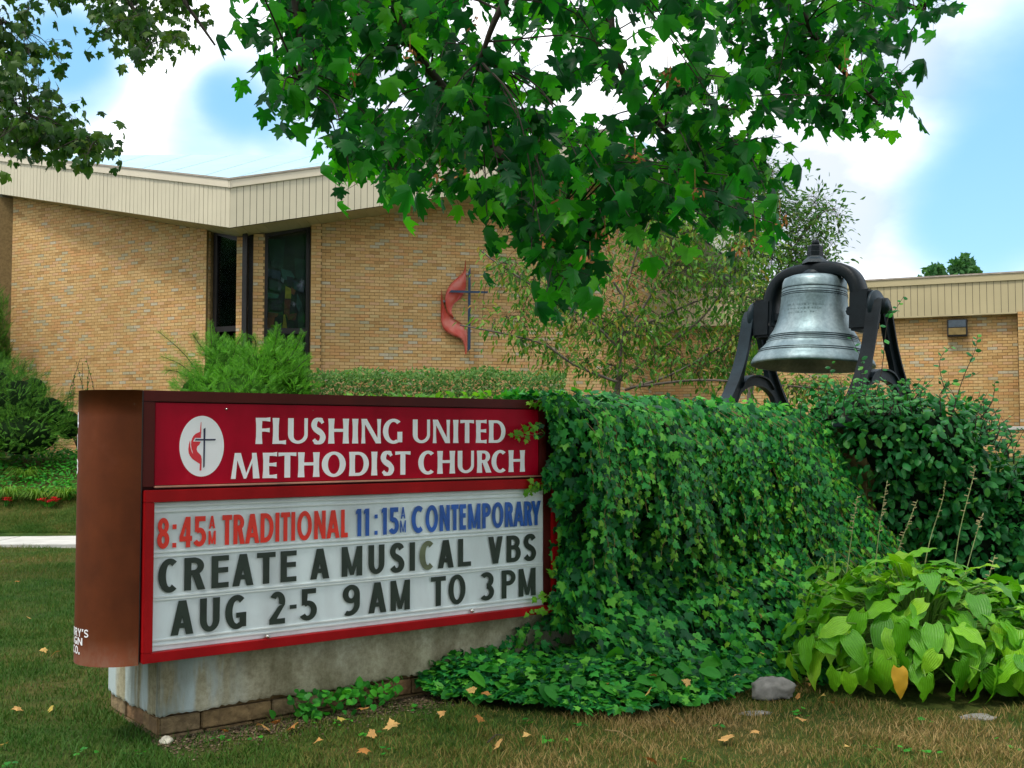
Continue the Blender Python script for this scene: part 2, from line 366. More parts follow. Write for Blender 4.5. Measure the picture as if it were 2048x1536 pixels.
# jamb returns of the two window bays (bricks on the reveal)
for (X, Y, dx, dy, z1) in ((xl1, LW(xl1), .42, .84, hl(xl1)), ):
    wall((X, Y), (X + .15, Y + .42), .6, z1, z1, 'brick_reveal', thick=.05, parent=church)
# wing
xq0, xq1 = 3.3, wx(2043)
wall((xq0, WW(xq0)), (xq1, WW(xq1)), .3, 4.3, 4.3, parent=church)
wall((xq1 * .986, WW(xq1) - .25), (xq1 + 3.0, WW(xq1 + 3.0) - .25), .3, 4.3, 4.3, 'brick_pier', parent=church)
wall((xl0, LW(xl0)), (xl0 - 2.0, LW(xl0) + 5.0), .6, hl(xl0), hl(xl0) + .6, parent=church)
lay_bricks(bricks, church, 300)
# fascia: vertical boards under a metal trim
def fascia(A, B, hA, hB, ht, mats, pitch=.125, thick=.05, side=1):
    A3, B3 = Vector((*A, hA)), Vector((*B, hB)); L = (Vector(B) - Vector(A)).length; d = Vector((B[0] - A[0], B[1] - A[1], 0)) / L; n = Vector((d.y, -d.x, 0)) * side
    nb = int(L / pitch); up = Vector((0, 0, 1)); bk = MB(); bk.hexa(A3 - n * .02, B3 - n * .02, B3 + up * ht - n * .02, A3 + up * ht - n * .02, -n * .06); bk.build('fascia_backing', M_dark, church)
    for i in range(nb):
        a = A3 + (B3 - A3) * (i / nb) + d * .004; b = A3 + (B3 - A3) * ((i + 1) / nb) - d * .005; e = n * (.003 * math.sin(i * 7.3))
        part('siding_board', hexa(a + e, b + e, b + e + up * (ht - .15), a + e + up * (ht - .15), -n * .018), HF, mats[0], church)
    m = MB(); m.hexa(A3 + up * (ht - .17) + n * .035 - d * .035, B3 + up * (ht - .17) + n * .035 + d * .035, B3 + up * (ht - .02) + n * .035 + d * .035, A3 + up * (ht - .02) + n * .035 - d * .035, -n * .1)
    m.build('fascia_trim', mats[1], church)
    m = MB(); m.hexa(A3 + up * (ht - .02) + n * .055 - d * .05, B3 + up * (ht - .02) + n * .055 + d * .05, B3 + up * (ht + .015) + n * .055 + d * .05, A3 + up * (ht + .015) + n * .055 - d * .05, -n * .16)
    m.build('drip_edge', simple('weathered_edge_metal', (.30, .26, .22), .5) if 'we' not in globals() else we, church)
we = simple('weathered_edge_metal', (.32, .27, .22), .5)
fascia(C0, CP, HC, HP, .95, (M_siding, M_trim), .126)
fascia(CL, C0, HL, HC, .95, (M_siding, M_trim), .126)
fascia(CP, CQ, HP, HC, .95, (M_siding, M_trim), .126)
# wing fascia and its flat roof
nW = Vector((-.4466, -1, 0)).normalized(); 
wa = (xq0 + nW.x * .22 - .35, WW(xq0 - .35) + nW.y * .22); wb = (15.0 + nW.x * .22, WW(15.0) + nW.y * .22)
fascia(wa, wb, 2.68 + EYE, 2.68 + EYE, .89, (M_siding2, M_siding2), .142)
part('roof', hexa((wa[0], wa[1], 5.1), (wb[0], wb[1], 5.1), (wb[0] + 4, wb[1] + 9, 5.1), (wa[0] + 4, wa[1] + 9, 5.1), (0, 0, .05)), HF, M_roof, church)
part('soffit', hexa((wa[0], wa[1], 4.27), (wb[0], wb[1], 4.27), (wb[0] + .3, wb[1] + .6, 4.27), (wa[0] + .3, wa[1] + .6, 4.27), (0, 0, .03)), HF, M_siding2, church)
# soffit boards
def soffit(A, B, hA, hB, wallY, pitch=.2, a0=0, a1=1):
    L = (Vector(B) - Vector(A)).length; nb = int(L * (a1 - a0) / pitch)
    for i in range(nb):
        q = []
        for s in (i, i + .96):
            t = a0 + (a1 - a0) * s / nb; X = A[0] + (B[0] - A[0]) * t; Y = A[1] + (B[1] - A[1]) * t; h = hA + (hB - hA) * t; q.append((X, Y + .03, h)); q.append((X, max(wallY(X), Y + .1) + .3, h))
        part('soffit_board', hexa(q[0], q[2], q[3], q[1], (0, 0, .02)), HF, M_siding2, church)
soffit(C0, CP, HC + .015, HP + .015, lambda X: max(FW(X), LW(X) if X < -5.4 else 0))
soffit(C0, CL, HC + .015, HL + .015, LW)
soffit(CP, CQ, HP + .015, HC + .015, lambda X: 24.16 + (X - 1.977) * 2.17)
for A_s, B_s, ha, hb, f_ in ((C0, CP, HC, HP, FW), (C0, CL, HC, HL, LW), (CP, CQ, HP, HC, lambda X: 24.16 + (X - 1.977) * 2.17)):
    part('soffit_backing', hexa((A_s[0], A_s[1] + .05, ha + .045), (B_s[0], B_s[1] + .05, hb + .045), (B_s[0], f_(B_s[0]) + 1.2, hb + .045), (A_s[0], f_(A_s[0]) + 1.2, ha + .045), (0, 0, .03)), HF, M_dark, church)
part('soffit_board', hexa((1.6, 23.2, HP + .02), (2.3, 23.35, HP + .02), (2.3, 25.2, HP + .02), (1.6, 24.6, HP + .02), (0, 0, .02)), HF, M_siding2, church)
# folded roof, laid in lapped panels
def xyline(A, B, px):
    m = (B[1] - A[1]) / (B[0] - A[0]); X = Xon(px, A[1] - m * A[0], m); return X, A[1] + m * (X - A[0])
M_seam = simple('blue_grey_seam', (.30, .42, .48), .5); RY = 33.0; rH = lambda: 8.52 + EYE
pairs = [(-700, -14.44), (-300, None), (290, 210), (375, 273), (460, 330), (545, 400), (628, 455), (705, 555), (790, 680), (880, 860), (1000, 1000), (1150, 1150), (1300, 1240)]
pts = []
for rx, ex in pairs:
    Rp = Vector(((rx - 1024) / FPX * RY, RY, rH()))
    if ex == -14.44: E_ = Vector((CL[0], CL[1], HL + .96))
    elif ex is None: X, Y = xyline(C0, CL, 60); E_ = Vector((X, Y, hl(X) + .96))
    elif ex < 456: X, Y = xyline(C0, CL, ex); E_ = Vector((X, Y, hl(X) + .96))
    else: X, Y = xyline(C0, CP, ex); E_ = Vector((X, Y, hr(X) + .96))
    pts.append((Rp, E_))
for (a, b), (c, d_) in zip(pts, pts[1:]):
    part('roof_panel', hexa(b + (d_ - b) * .004, d_, c, a + (c - a) * .004, (0, 0, -.05)), HF, M_roof, church)
    s = MB(); s.tube([b + Vector((0, 0, .0)), a + Vector((0, 0, .0))], .010, n=4); s.build('roof_seam', M_seam, church)
part('roof_panel', hexa(pts[-1][1], (6.47, 28.74, HC + .96), (7.5, 36, 9.5), pts[-1][0], (0, 0, -.05)), HF, M_roof, church)
# steel column in the corner slot
m = MB(); m.box((xc - .02, 22.22, 3.2), .09, .12, 5.6); m.box((xc + .09, 22.42, 3.2), .16, .05, 5.6); m.build('corner_column', M_dark, church)
m = MB(); m.box((xc + .03, 22.72, 3.2), .42, .06, 5.5); m.build('corner_backing', M_dark, church)
# windows with stained glass
M_pane, t = nmat('window_glass')
gl = N(t, 'ShaderNodeBsdfGlossy', {'Color': (.9, .95, 1, 1), 'Roughness': .03}); tr = N(t, 'ShaderNodeBsdfTransparent', {'Color': (.8, .85, .85, 1)})
fr = N(t, 'ShaderNodeFresnel', {'IOR': 1.5}); out(t, N(t, 'ShaderNodeMixShader', {0: fr.outputs[0], 1: tr.outputs[0], 2: gl.outputs[0]}).outputs[0])
def glassmat(name, c): return simple(name, c, .35, var=.4, scale=6, bmp=.2, bscale=20)
GC = dict(k=(.006, .010, .008), g=(.012, .05, .028), t=(.03, .11, .085), y=(.36, .30, .02), r=(.14, .025, .012), o=(.20, .06, .015), b=(.02, .035, .07), w=(.16, .24, .22), d=(.02, .02, .03))
GM = {k: glassmat('stained_glass_' + {'k': 'black', 'g': 'green', 't': 'teal', 'y': 'yellow', 'r': 'red', 'o': 'orange', 'b': 'blue', 'w': 'white', 'd': 'smoke'}[k], v) for k, v in GC.items()}
def window(pa, pb, z0, zm, z1a, z1b, n, shards, fw=.07, side=.0):
    """frame between plan points pa, pb, sill z0, transom zm, head z1"""
    A, B = Vector((*pa, 0)), Vector((*pb, 0)); d = (B - A).normalized(); L = (B - A).length; up = Vector((0, 0, 1)); n = Vector(n); rec = -n * .12
    m = MB()
    for s0, s1 in ((0, fw), (L - fw, L)): m.hexa(A + d * s0 + rec + up * z0, A + d * s1 + rec + up * z0, A + d * s1 + rec + up * (z1a + (z1b - z1a) * s1 / L), A + d * s0 + rec + up * (z1a + (z1b - z1a) * s0 / L), -n * .1)
    for a, b, c, e in ((z0, z0 + fw, z0 + fw, z0), (zm - .05, zm + .05, zm + .05, zm - .05), (z1a - fw * 2, z1b - fw * 2, z1b, z1a)):
        pass
    m.hexa(A + d * fw + rec + up * z0, B - d * fw + rec + up * z0, B - d * fw + rec + up * (z0 + fw), A + d * fw + rec + up * (z0 + fw), -n * .1)
    m.hexa(A + d * fw + rec + up * (zm - .06), B - d * fw + rec + up * (zm - .06), B - d * fw + rec + up * (zm + .05), A + d * fw + rec + up * (zm + .05), -n * .1)
    m.hexa(A + d * fw + rec + up * (z1a - .12), B - d * fw + rec + up * (z1b - .12), B - d * fw + rec + up * z1b, A + d * fw + rec + up * z1a, -n * .1)
    w = m.build('window', M_dark, church)
    def sub(name, v, f, mat):
        mm = mesh_from(name, v, f); mm.materials.append(mat); o = bpy.data.objects.new(name, mm); COL.objects.link(o); o.parent = w; return o
    for (b, ta, tb) in ((z0 + fw, zm - .06, zm - .06), (zm + .05, z1a - .12, z1b - .12)):
        a1, b1 = A + d * fw + rec - n * .03, B - d * fw + rec - n * .03
        sub('pane', hexa(a1 + up * b, b1 + up * b, b1 + up * tb, a1 + up * ta, -n * .006), HF, M_pane)
    bb = -n * .22 + rec
    sub('dark_backing', hexa(A + bb + up * z0, B + bb + up * z0, B + bb + up * z1b, A + bb + up * z1a, -n * .02), HF, GM['k'])
    for i, (c, poly) in enumerate(shards):   # leaded pieces, in fractions of the upper light
        q = [A + d * (fw + (L - 2 * fw) * x) - n * (.20 - .002 * i) + rec + up * (zm + .05 + (z1a - .17 - zm) * (1 - y)) for x, y in poly]
        k = len(q); sub('stained_glass_piece', q + [v - n * .006 for v in q], [tuple(range(k)), tuple(range(2 * k - 1, k - 1, -1))] + [(j, j + k, (j + 1) % k + k, (j + 1) % k) for j in range(k)], GM[c])
RS = [('g', [(.0, .0), (.45, .0), (.4, .35), (.1, .3)]), ('k', [(.45, 0), (1, 0), (1, .25), (.5, .3)]), ('t', [(.35, .33), (.62, .35), (.72, .42), (.6, .47), (.4, .44)]), ('d', [(.5, .41), (.68, .42), (.66, .52), (.52, .52)]),
      ('b', [(0, .33), (.33, .36), (.36, .46), (0, .42)]), ('g', [(.7, .2), (1, .22), (1, .5), (.74, .42)]), ('y', [(.47, .52), (.63, .55), (.62, .66), (.46, .66)]), ('r', [(.45, .67), (.62, .67), (.58, .84), (.44, .84)]),
      ('o', [(.62, .53), (.74, .57), (.70, .62), (.62, .6)]), ('y', [(.43, .84), (.47, .84), (.53, 1), (.40, 1)]), ('r', [(.5, .84), (.78, .82), (.74, .9), (.55, .9)]), ('t', [(.78, .6), (.92, .72), (.86, .84), (.76, .74)]),
      ('g', [(.8, .84), (.95, .7), (1, 1), (.82, 1)]), ('o', [(0, .88), (.2, .87), (.16, 1), (0, 1)]), ('t', [(0, .6), (.3, .62), (.28, .66), (0, .67)]), ('r', [(.02, .82), (.3, .83), (.25, .87), (.02, .88)]), ('w', [(.36, .42), (.44, .45), (.42, .49), (.35, .47)]),
      ('g', [(.05, .45), (.38, .5), (.36, .6), (.02, .56)]), ('b', [(.66, .45), (.98, .52), (.95, .6), (.7, .55)]), ('d', [(.1, .68), (.4, .68), (.36, .8), (.1, .8)])]
LS = [('b', [(.2, .0), (1, 0), (1, .2), (.3, .18)]), ('g', [(.2, .2), (.95, .2), (1, .45), (.4, .5)]), ('t', [(.4, .42), (1, .46), (1, .6), (.5, .62)]), ('o', [(.2, .76), (.65, .66), (.6, .78), (.2, .84)]),
      ('y', [(.66, .66), (.76, .64), (.72, .88), (.64, .88)]), ('r', [(.1, .88), (1, .82), (1, .9), (.1, .94)]), ('g', [(.3, .92), (1, .9), (1, 1), (.3, 1)]), ('w', [(.5, .52), (.85, .55), (.9, .6), (.6, .6)])]
nF = Vector((.2507, -1, 0)).normalized(); nL = Vector((-.5467, -1, 0)).normalized()
X0, X1 = fx(525.5), fx(618)
zmR = P(570, 660, FW(fx(570))).z
window((X0, FW(X0)), (X1, FW(X1)), .7, zmR, hr(X0) + .06, hr(X1) + .06, nF, RS, .075)
X0, X1 = xl1 + .02, lx(471.5)
window((X0, LW(X0)), (X1, LW(X1)), .7, zmR + .05, hl(X0) + .05, hl(X1) + .05, nL, LS, .10)
for nm, pa, pb in (('window_hood', (lx(414), LW(lx(414))), (lx(470), LW(lx(470)))),):
    pass
# low brick wall with a pale stone cap in front of the wing
low = empty('brick_garden_wall', (10.5, 20.6, 0), 'low tan brick wall with pale stone cap below the wing at far right', 'wall')
lb = []
wall((7.6, 22.6), (14.0, 19.74), 0, 1.72, 1.72, 'wall_core', parent=low, bank=lb)
lay_bricks(sorted(lb, key=lambda b: -b[0].z)[:900], low, 150)
m = MB(); A = Vector((7.6, 22.6, 1.72)); B = Vector((14.0, 19.74, 1.72)); dd = (B - A).normalized(); nn = Vector((dd.y, -dd.x, 0)); m.hexa(A + nn * .04, B + nn * .04, B + nn * .04 + Vector((0, 0, .07)), A + nn * .04 + Vector((0, 0, .07)), -nn * .4)
m.build('stone_cap', M_conc, low, bev=.008)
# floodlight boxes on the walls
wl = empty('wall_light', on_plane(1915, 657, (11, WW(11), 3), nW) + nW * .1, 'square bronze wall light under the tan eave right of the bell', 'wall light')
c = wl.location.copy(); dW = Vector((1, -.4466, 0)).normalized()
MB().box(c, .42, .2, .38, dW, nW).build('housing', M_dark, wl, bev=.012)
MB().box(c + nW * .105 + Vector((0, 0, .09)), .36, .02, .16, dW, nW).build('visor', simple('slate_paint', (.05, .07, .09), .5), wl, bev=.006)
MB().box(c + nW * .108 + Vector((0, 0, -.08)), .36, .02, .155, dW, nW).build('lens', simple('amber_lens', (.20, .14, .05), .25), wl, bev=.006)
c = on_plane(1294, 662, (3.5, 27.46, 3), Vector((.9, -.42, 0)).normalized()) + Vector((.1, -.12, 0))
lm = empty('security_lamp', c, 'small white cylinder lamp on the brick wall behind the crab apple branches', 'lamp')
MB().lathe([(0, -.14), (.085, -.14), (.1, -.11), (.1, .11), (.085, .14), (0, .14)], c, 20).build('lamp_shade', simple('white_lamp_glass', (.85, .85, .82), .3, var=.05), lm, True)
MB().box(c + Vector((-.14, .12, 0)), .06, .26, .08).build('bracket', M_dark, lm)
# cross and flame emblem on the front wall
M_flame, t = nmat('red_flame_enamel')
fc = ramp(t, noise(t, 2.2, 3), [(.36, (.42, .030, .018)), (.52, (.50, .065, .04)), (.68, (.56, .20, .15))])
out(t, N(t, 'ShaderNodeBsdfPrincipled', {'Base Color': fc, 'Roughness': .4, 'Normal': bump(t, noise(t, 40, 4), .2, .01)}).outputs[0])
M_cross = simple('dark_blue_steel', (.012, .04, .085), .35, metal=.2, scale=6)
wp = Vector((0, FW(0), 0)); EU = Vector((1, .2507, 0)).normalized()
em = lambda x, y, o: on_plane(840 + x / 6.4, 490 + y / 6.4, wp + nF * o, nF)
emblem = empty('cross_and_flame_emblem', em(600, 1360, .1), 'large red twin flame and dark blue cross mounted on the brick wall', 'emblem')
def plate(name, pts, o0, mat, th=.02, dep=None):
    k = len(pts); dep = dep or [0] * k
    q = [em(x, y, o0 + e) for (x, y), e in zip(pts, dep)]
    return part(name, q + [v - nF * th for v in q], [tuple(range(k)), tuple(range(2 * k - 1, k - 1, -1))] + [(j, j + k, (j + 1) % k + k, (j + 1) % k) for j in range(k)], mat, emblem)
def ribbon(name, Lp, Rp, o0, th=.02, tw=.05):
    n = 26; a = catmull([(x, y, 0) for x, y in Lp], 8); b = catmull([(x, y, 0) for x, y in Rp], 8); mb = MB(); rs = []
    for i in range(n + 1):
        f = i / n; pa = a[min(len(a) - 1, int(f * (len(a) - 1)))]; pb = b[min(len(b) - 1, int(f * (len(b) - 1)))]; w = tw * math.sin(f * math.pi * 2.2 + .5); row = []
        for j in range(5):
            g = j / 4; q = pa.lerp(pb, g); row.append(em(q.x, q.y, o0 + w * (g - .5) * 2 + .02 * math.sin(g * math.pi)))
        rs.append(row)
    v = [p for r_ in rs for p in r_]; nv = len(v); v += [p - nF * th for p in v]; f = []
    for i in range(n):
        for j in range(4):
            k = i * 5 + j; f.append((k, k + 5, k + 6, k + 1)); f.append((k + nv, k + 1 + nv, k + 6 + nv, k + 5 + nv))
        for j in (0, 4):
            k = i * 5 + j; f.append((k, k + nv, k + 5 + nv, k + 5))
    part(name, v, f, M_flame, emblem, True)
ribbon('flame', [(580, 193), (555, 340), (430, 460), (350, 570), (325, 680), (335, 800), (375, 900), (425, 935)], [(584, 193), (588, 340), (590, 470), (580, 570), (520, 680), (430, 760), (405, 850), (435, 935)], .10)
ribbon('flame', [(276, 580), (270, 700), (268, 860), (275, 990), (320, 1090), (420, 1160), (520, 1200), (568, 1290), (580, 1395)], [(281, 580), (290, 700), (330, 830), (400, 920), (500, 985), (580, 1050), (602, 1150), (600, 1290), (594, 1395)], .08)
plate('cross_upright', [(622, 312), (648, 288), (648, 1330), (612, 1362)], .17, M_cross, .04)
plate('cross_arm', [(402, 577), (872, 592), (862, 618), (370, 606)], .20, M_cross, .028)
for x, y in ((600, 370), (310, 720), (635, 1100)): plate('standoff', [(x - 18, y - 12), (x + 22, y - 12), (x + 22, y + 12), (x - 18, y + 12)], .07, simple('bare_steel', (.5, .5, .5), .3), .07)
# ------------------------------------------------------------------ sign wall (plastered masonry) running on under the ivy
SF = Vector((-1.915, 5.70, 0)); SD = Vector((.794, .608, 0)).normalized(); SN = Vector((.608, -.794, 0)).normalized(); UP = Vector((0, 0, 1))
def sp(s, h, o=0.0): return SF + SD * s + SN * o + UP * h
def SH(px, py):
    q = on_plane(px, py, SF, SN); return (q - SF).dot(SD), q.z
def sbox(s0, s1, h0, h1, o0, o1): return [sp(s0, h0, o1), sp(s1, h0, o1), sp(s1, h0, o0), sp(s0, h0, o0), sp(s0, h1, o1), sp(s1, h1, o1), sp(s1, h1, o0), sp(s0, h1, o0)]
M_plaster, t = nmat('stained_render')
f = noise(t, 2.2, 6); g = noise(t, 3.0, 5, stretch=(2.2, 2.2, .35))
c = ramp(t, f, [(.32, (.27, .25, .16)), (.5, (.40, .375, .26)), (.68, (.50, .48, .37))])
c = mulc(t, c, ramp(t, noise(t, 30, 6, rough=.75), [(.35, (.72, .70, .66)), (.6, (1.08, 1.08, 1.08))]))
sx = N(t, 'ShaderNodeSeparateXYZ', {0: N(t, 'ShaderNodeTexCoord').outputs['Object']}).outputs[0]
near = N(t, 'ShaderNodeMapRange', {'Value': sx, 'From Min': -1.70, 'From Max': -1.45, 'To Min': 1, 'To Max': 0}).outputs[0]   # bluish old paint left near the pier
pm = N(t, 'ShaderNodeMath', {0: near, 1: ramp(t, g, [(.42, (0, 0, 0)), (.52, (1, 1, 1))])}, operation='MULTIPLY').outputs[0]
mm = N(t, 'ShaderNodeMix', data_type='RGBA'); t.links.new(pm, mm.inputs['Factor']); t.links.new(c, mm.inputs['A']); mm.inputs['B'].default_value = (.40, .47, .46, 1)
c = mulc(t, mm.outputs['Result'], ramp(t, noise(t, 4.5, 5, stretch=(1, 1, .3)), [(.36, (.62, .60, .54)), (.55, (1.05, 1.05, 1.05))]))
out(t, N(t, 'ShaderNodeBsdfPrincipled', {'Base Color': c, 'Roughness': .95, 'Specular IOR Level': .1, 'Normal': bump(t, noise(t, 45, 8, rough=.7), .7, .006)}).outputs[0])
M_block, t = nmat('split_stone')
c = ramp(t, rnd_value(t), [(0, (.20, .105, .045)), (.3, (.20, .13, .055)), (.55, (.24, .16, .07)), (.8, (.16, .11, .055)), (1, (.25, .18, .09))])
c = mulc(t, c, ramp(t, noise(t, 18, 6), [(.35, (.6, .58, .55)), (.65, (1.15, 1.15, 1.15))]))
out(t, N(t, 'ShaderNodeBsdfPrincipled', {'Base Color': c, 'Roughness': .95, 'Normal': bump(t, noise(t, 28, 7), .9, .02)}).outputs[0])
mw = empty('masonry_wall', sp(2.6, 0, -.3), 'low plastered stone wall carrying the church sign, stone footing showing at its left end', 'wall')
OB = -.12
# core and block courses
MB().add(sbox(.16, 5.35, -.1, .44, OB - .78, OB - .03), BF).add(sbox(2.85, 5.35, .44, 1.72, OB - .75, OB - .05), BF).build('wall_core', M_mortar, mw)
rs = random.Random(3)
for j in range(2):
    s = .155 + (.0 if j else .0); h0 = -.082 + j * .098
    while s < 5.3:
        l = rs.uniform(.2, .42); e = rs.uniform(0, .012)
        v = sbox(s + .004, min(s + l, 5.3) - .004, h0 + .004, h0 + .094, OB - .1, OB + e); q = part('stone', v, BF, M_block, mw, bev=.006); s += l
    s = 0
    while s < .78:
        l = rs.uniform(.22, .36); e = rs.uniform(0, .01)
        v = [sp(.155 - e, h0 + .004, OB - s - .004), sp(.155 - e, h0 + .004, OB - min(s + l, .8)), sp(.24, h0 + .004, OB - min(s + l, .8)), sp(.24, h0 + .004, OB - s - .004)]
        v = v + [x + UP * .09 for x in v]; part('stone', v, BF, M_block, mw, bev=.005); s += l
# plaster skins with a ragged lower edge
def skin(name, f3, L, top, base, amp, seed, th=.022):
    n = int(L / .02); rr = random.Random(seed); v = []; f = []; ph = [rr.uniform(0, 6) for _ in range(4)]
    for i in range(n + 1):
        s = L * i / n; b = base + amp * (.5 * math.sin(s * 7 + ph[0]) + .3 * math.sin(s * 23 + ph[1]) + .2 * math.sin(s * 61 + ph[2])) + rr.uniform(-.007, .007)
        for (h, o) in ((b, -.002), (b, th * .8), (b + .012, th), (top, th), (top, -.002)): v.append(f3(s, h, o))
    for i in range(n):
        for j in range(4): k = i * 5 + j; f.append((k, k + 5, k + 6, k + 1))
    return part(name, v, f, M_plaster, mw)
skin('plaster', lambda s, h, o: sp(.135 + s, h, OB + o), 5.2, .445, .128, .011, 5)
skin('pier_plaster', lambda s, h, o: sp(.155 - o, h, OB - .80 + s + .022), .80, .445, .115, .016, 9)
MB().add(sbox(.14, .165, .12, .44, OB - .01, OB + .03), BF).build('corner_bead', M_plaster, mw, bev=.006)
# ------------------------------------------------------------------ the sign
def paint(name, col, rough, dirt=.25, extra=None, bmp=.06, spec=.18):
    m, t = nmat(name); f = noise(t, 3, 7, rough=.65); g = noise(t, 2.5, 6, stretch=(1.6, 1.6, .5))
    c = ramp(t, f, [(.3, tuple(x * (1 - dirt) for x in col)), (.62, col), (.8, tuple(min(1, x * 1.15 + .01) for x in col))])
    c = mulc(t, c, ramp(t, g, [(.35, (.82, .80, .80)), (.6, (1.04, 1.04, 1.04))]))
    if extra:
        z = N(t, 'ShaderNodeSeparateXYZ', {0: N(t, 'ShaderNodeTexCoord').outputs['Object']}).outputs[2]
        a = N(t, 'ShaderNodeMapRange', {'Value': z, 'From Min': extra[0], 'From Max': extra[1], 'To Min': 1, 'To Max': 0}).outputs[0]
        k = N(t, 'ShaderNodeMath', {0: a, 1: ramp(t, noise(t, 16, 7, rough=.7, stretch=(1, 1, .6)), [(.45, (0, 0, 0)), (.6, (1, 1, 1))])}, operation='MULTIPLY').outputs[0]
        q = N(t, 'ShaderNodeMix', data_type='RGBA'); t.links.new(k, q.inputs['Factor']); t.links.new(c, q.inputs['A']); q.inputs['B'].default_value = (*extra[2], 1); c = q.outputs['Result']
    out(t, N(t, 'ShaderNodeBsdfPrincipled', {'Base Color': c, 'Roughness': rough, 'Specular IOR Level': spec, 'Normal': bump(t, noise(t, 30, 5), bmp, .004)}).outputs[0]); return m
M_brown = paint('brown_cabinet_paint', (.125, .030, .007), .6, .35, (.42, .62, (.12, .045, .02)))
M_maroon = paint('maroon_cabinet_paint', (.085, .009, .006), .5)
M_red = paint('bright_red_frame_paint', (.36, .006, .008), .45, .25, spec=.12)
M_crimson = paint('crimson_face_panel', (.44, .0015, .020), .35, .22, bmp=.02, spec=.10)
M_white = simple('white_vinyl', (.88, .88, .90), .35, var=.04, scale=4, bmp=.02)
M_board = paint('milk_white_letter_panel', (.74, .82, .83), .25, .07, bmp=.02)
sign = empty('church_sign', sp(1.4, .435, -.24), 'red and brown cabinet sign with church name above a white changeable letter board', 'sign')
CT = .486; R0 = CT / 2
# rounded end cap
v = []; f = []; n = 28; nh = 10
for i in range(n + 1):
    a = math.pi * i / n; q = (-R0 * math.sin(a) * 1.0, -R0 + R0 * math.cos(a))
    for j in range(nh + 1): v.append(sp(q[0], .425 + (1.838 - .425) * j / nh, q[1]))
for i in range(n):
    for j in range(nh): k = i * (nh + 1) + j; f.append((k, k + 1, k + nh + 2, k + nh + 1))
f.append(tuple(i * (nh + 1) + nh for i in range(n + 1))); f.append(tuple((n - i) * (nh + 1) for i in range(n + 1)))
cap = part('rounded_end', v, f, M_brown, sign)
for p_ in cap.data.polygons[:n * nh]: p_.use_smooth = True
def sb(name, s0, s1, h0, h1, o0, o1, mat, bev=.003): return MB().add(sbox(s0, s1, h0, h1, o0, o1), BF).build(name, mat, sign, bev=bev)
sb('cabinet_body', .004, 2.78, .45, 1.825, -CT + .004, -.05, M_maroon)
sb('header_rail', .004, 2.70, 1.780, 1.838, -.3, 0, M_maroon)
sb('header_stile', .004, .068, 1.335, 1.7785, -.05, -.002, M_maroon)
sb('header_stile', 2.645, 2.70, 1.335, 1.7785, -.05, -.002, M_maroon)
sb('seam_shadow_strip', -.001, .0035, .43, 1.835, -.04, .001, M_dark, 0)  # dark strip stands in for the shadow line in the seam
panel = sb('name_panel', .071, 2.643, 1.342, 1.775, -.05, -.012, M_crimson)
sb('panel_lip', .068, 2.66, 1.330, 1.3395, -.02, .004, simple('worn_bare_lip', (.50, .26, .17), .4))
f0, f1, g0, g1 = .012, 2.782, .433, 1.318
sb('board_frame_top', f0, f1, 1.256, g1, -.03, .028, M_red)
sb('board_frame_bottom', f0, f1, g0, .484, -.03, .028, M_red)
sb('board_frame_side', f0, .062, .4845, 1.2555, -.03, .028, M_red)
sb('board_frame_side', 2.734, f1, .4845, 1.2555, -.03, .028, M_red)
board = sb('letter_board', .0625, 2.733, .485, 1.255, -.04, -.006, M_board)
sb('return_reflection_strip', 2.672, 2.7335, .485, 1.255, -.005, .004, M_maroon)  # frame side laid flat, its dark reflection put into the colour
for h in (1.232, 1.205, .995, .972, .762, .748, .540, .515): sb('letter_track', .064, 2.67, h - .0045, h + .0045, -.006, -.0015 + .002, simple('clear_track', (.70, .75, .73), .2, var=.05) if 'trk' not in globals() else trk, .001); trk = bpy.data.materials['clear_track']
M_chrome = simple('chrome_button', (.55, .52, .48), .2, metal=.9)
for px, py in ((533, 1272), (942, 1221)):
    s, h = SH(px, py); MB().lathe([(0, .022), (.007, .021), (.0115, .014), (.013, .004), (.013, 0)], sp(s, h, .004), 20, SN).build('lock_knob', M_chrome, sign, True)
for px, py in ((454.5, 818), (628, 821)):
    s, h = SH(px, py); k_ = .008 if px < 500 else .003; MB().lathe([(0, .012 * k_ / .008), (.6 * k_, .010 * k_ / .008), (k_, 0)], sp(s, h, -.012), 14, SN).build('panel_screw', M_chrome, sign, True)
# ---------------- lettering
def arc(cx, cy, rx, ry, a0, a1, t, b, n=18, pw=2.0):
    """band between two (super)ellipses; t = thickness at the sides, b = at top and bottom"""
    o = []; i_ = []
    for k in range(n + 1):
        a = R(a0 + (a1 - a0) * k / n); ca, sa = math.cos(a), math.sin(a); e = 2 / pw; c_, s_ = math.copysign(abs(ca) ** e, ca), math.copysign(abs(sa) ** e, sa)
        o.append((cx + rx * c_, cy + ry * s_)); i_.append((cx + (rx - t) * c_, cy + (ry - b) * s_))
    return [[o[k], o[k + 1], i_[k + 1], i_[k]] for k in range(n)]
def pen(pts, wf, n=6):
    q = catmull([(x, y, 0) for x, y in pts], n); o = []; m = len(q)
    L = []
    for i, p in enumerate(q):
        tg = (q[min(i + 1, m - 1)] - q[max(i - 1, 0)]).normalized(); nn = Vector((-tg.y, tg.x, 0)); w = wf(i / (m - 1), tg) / 2; L.append(((p + nn * w)[:2], (p - nn * w)[:2]))
    return [[L[i][0], L[i + 1][0], L[i + 1][1], L[i][1]] for i in range(m - 1)]
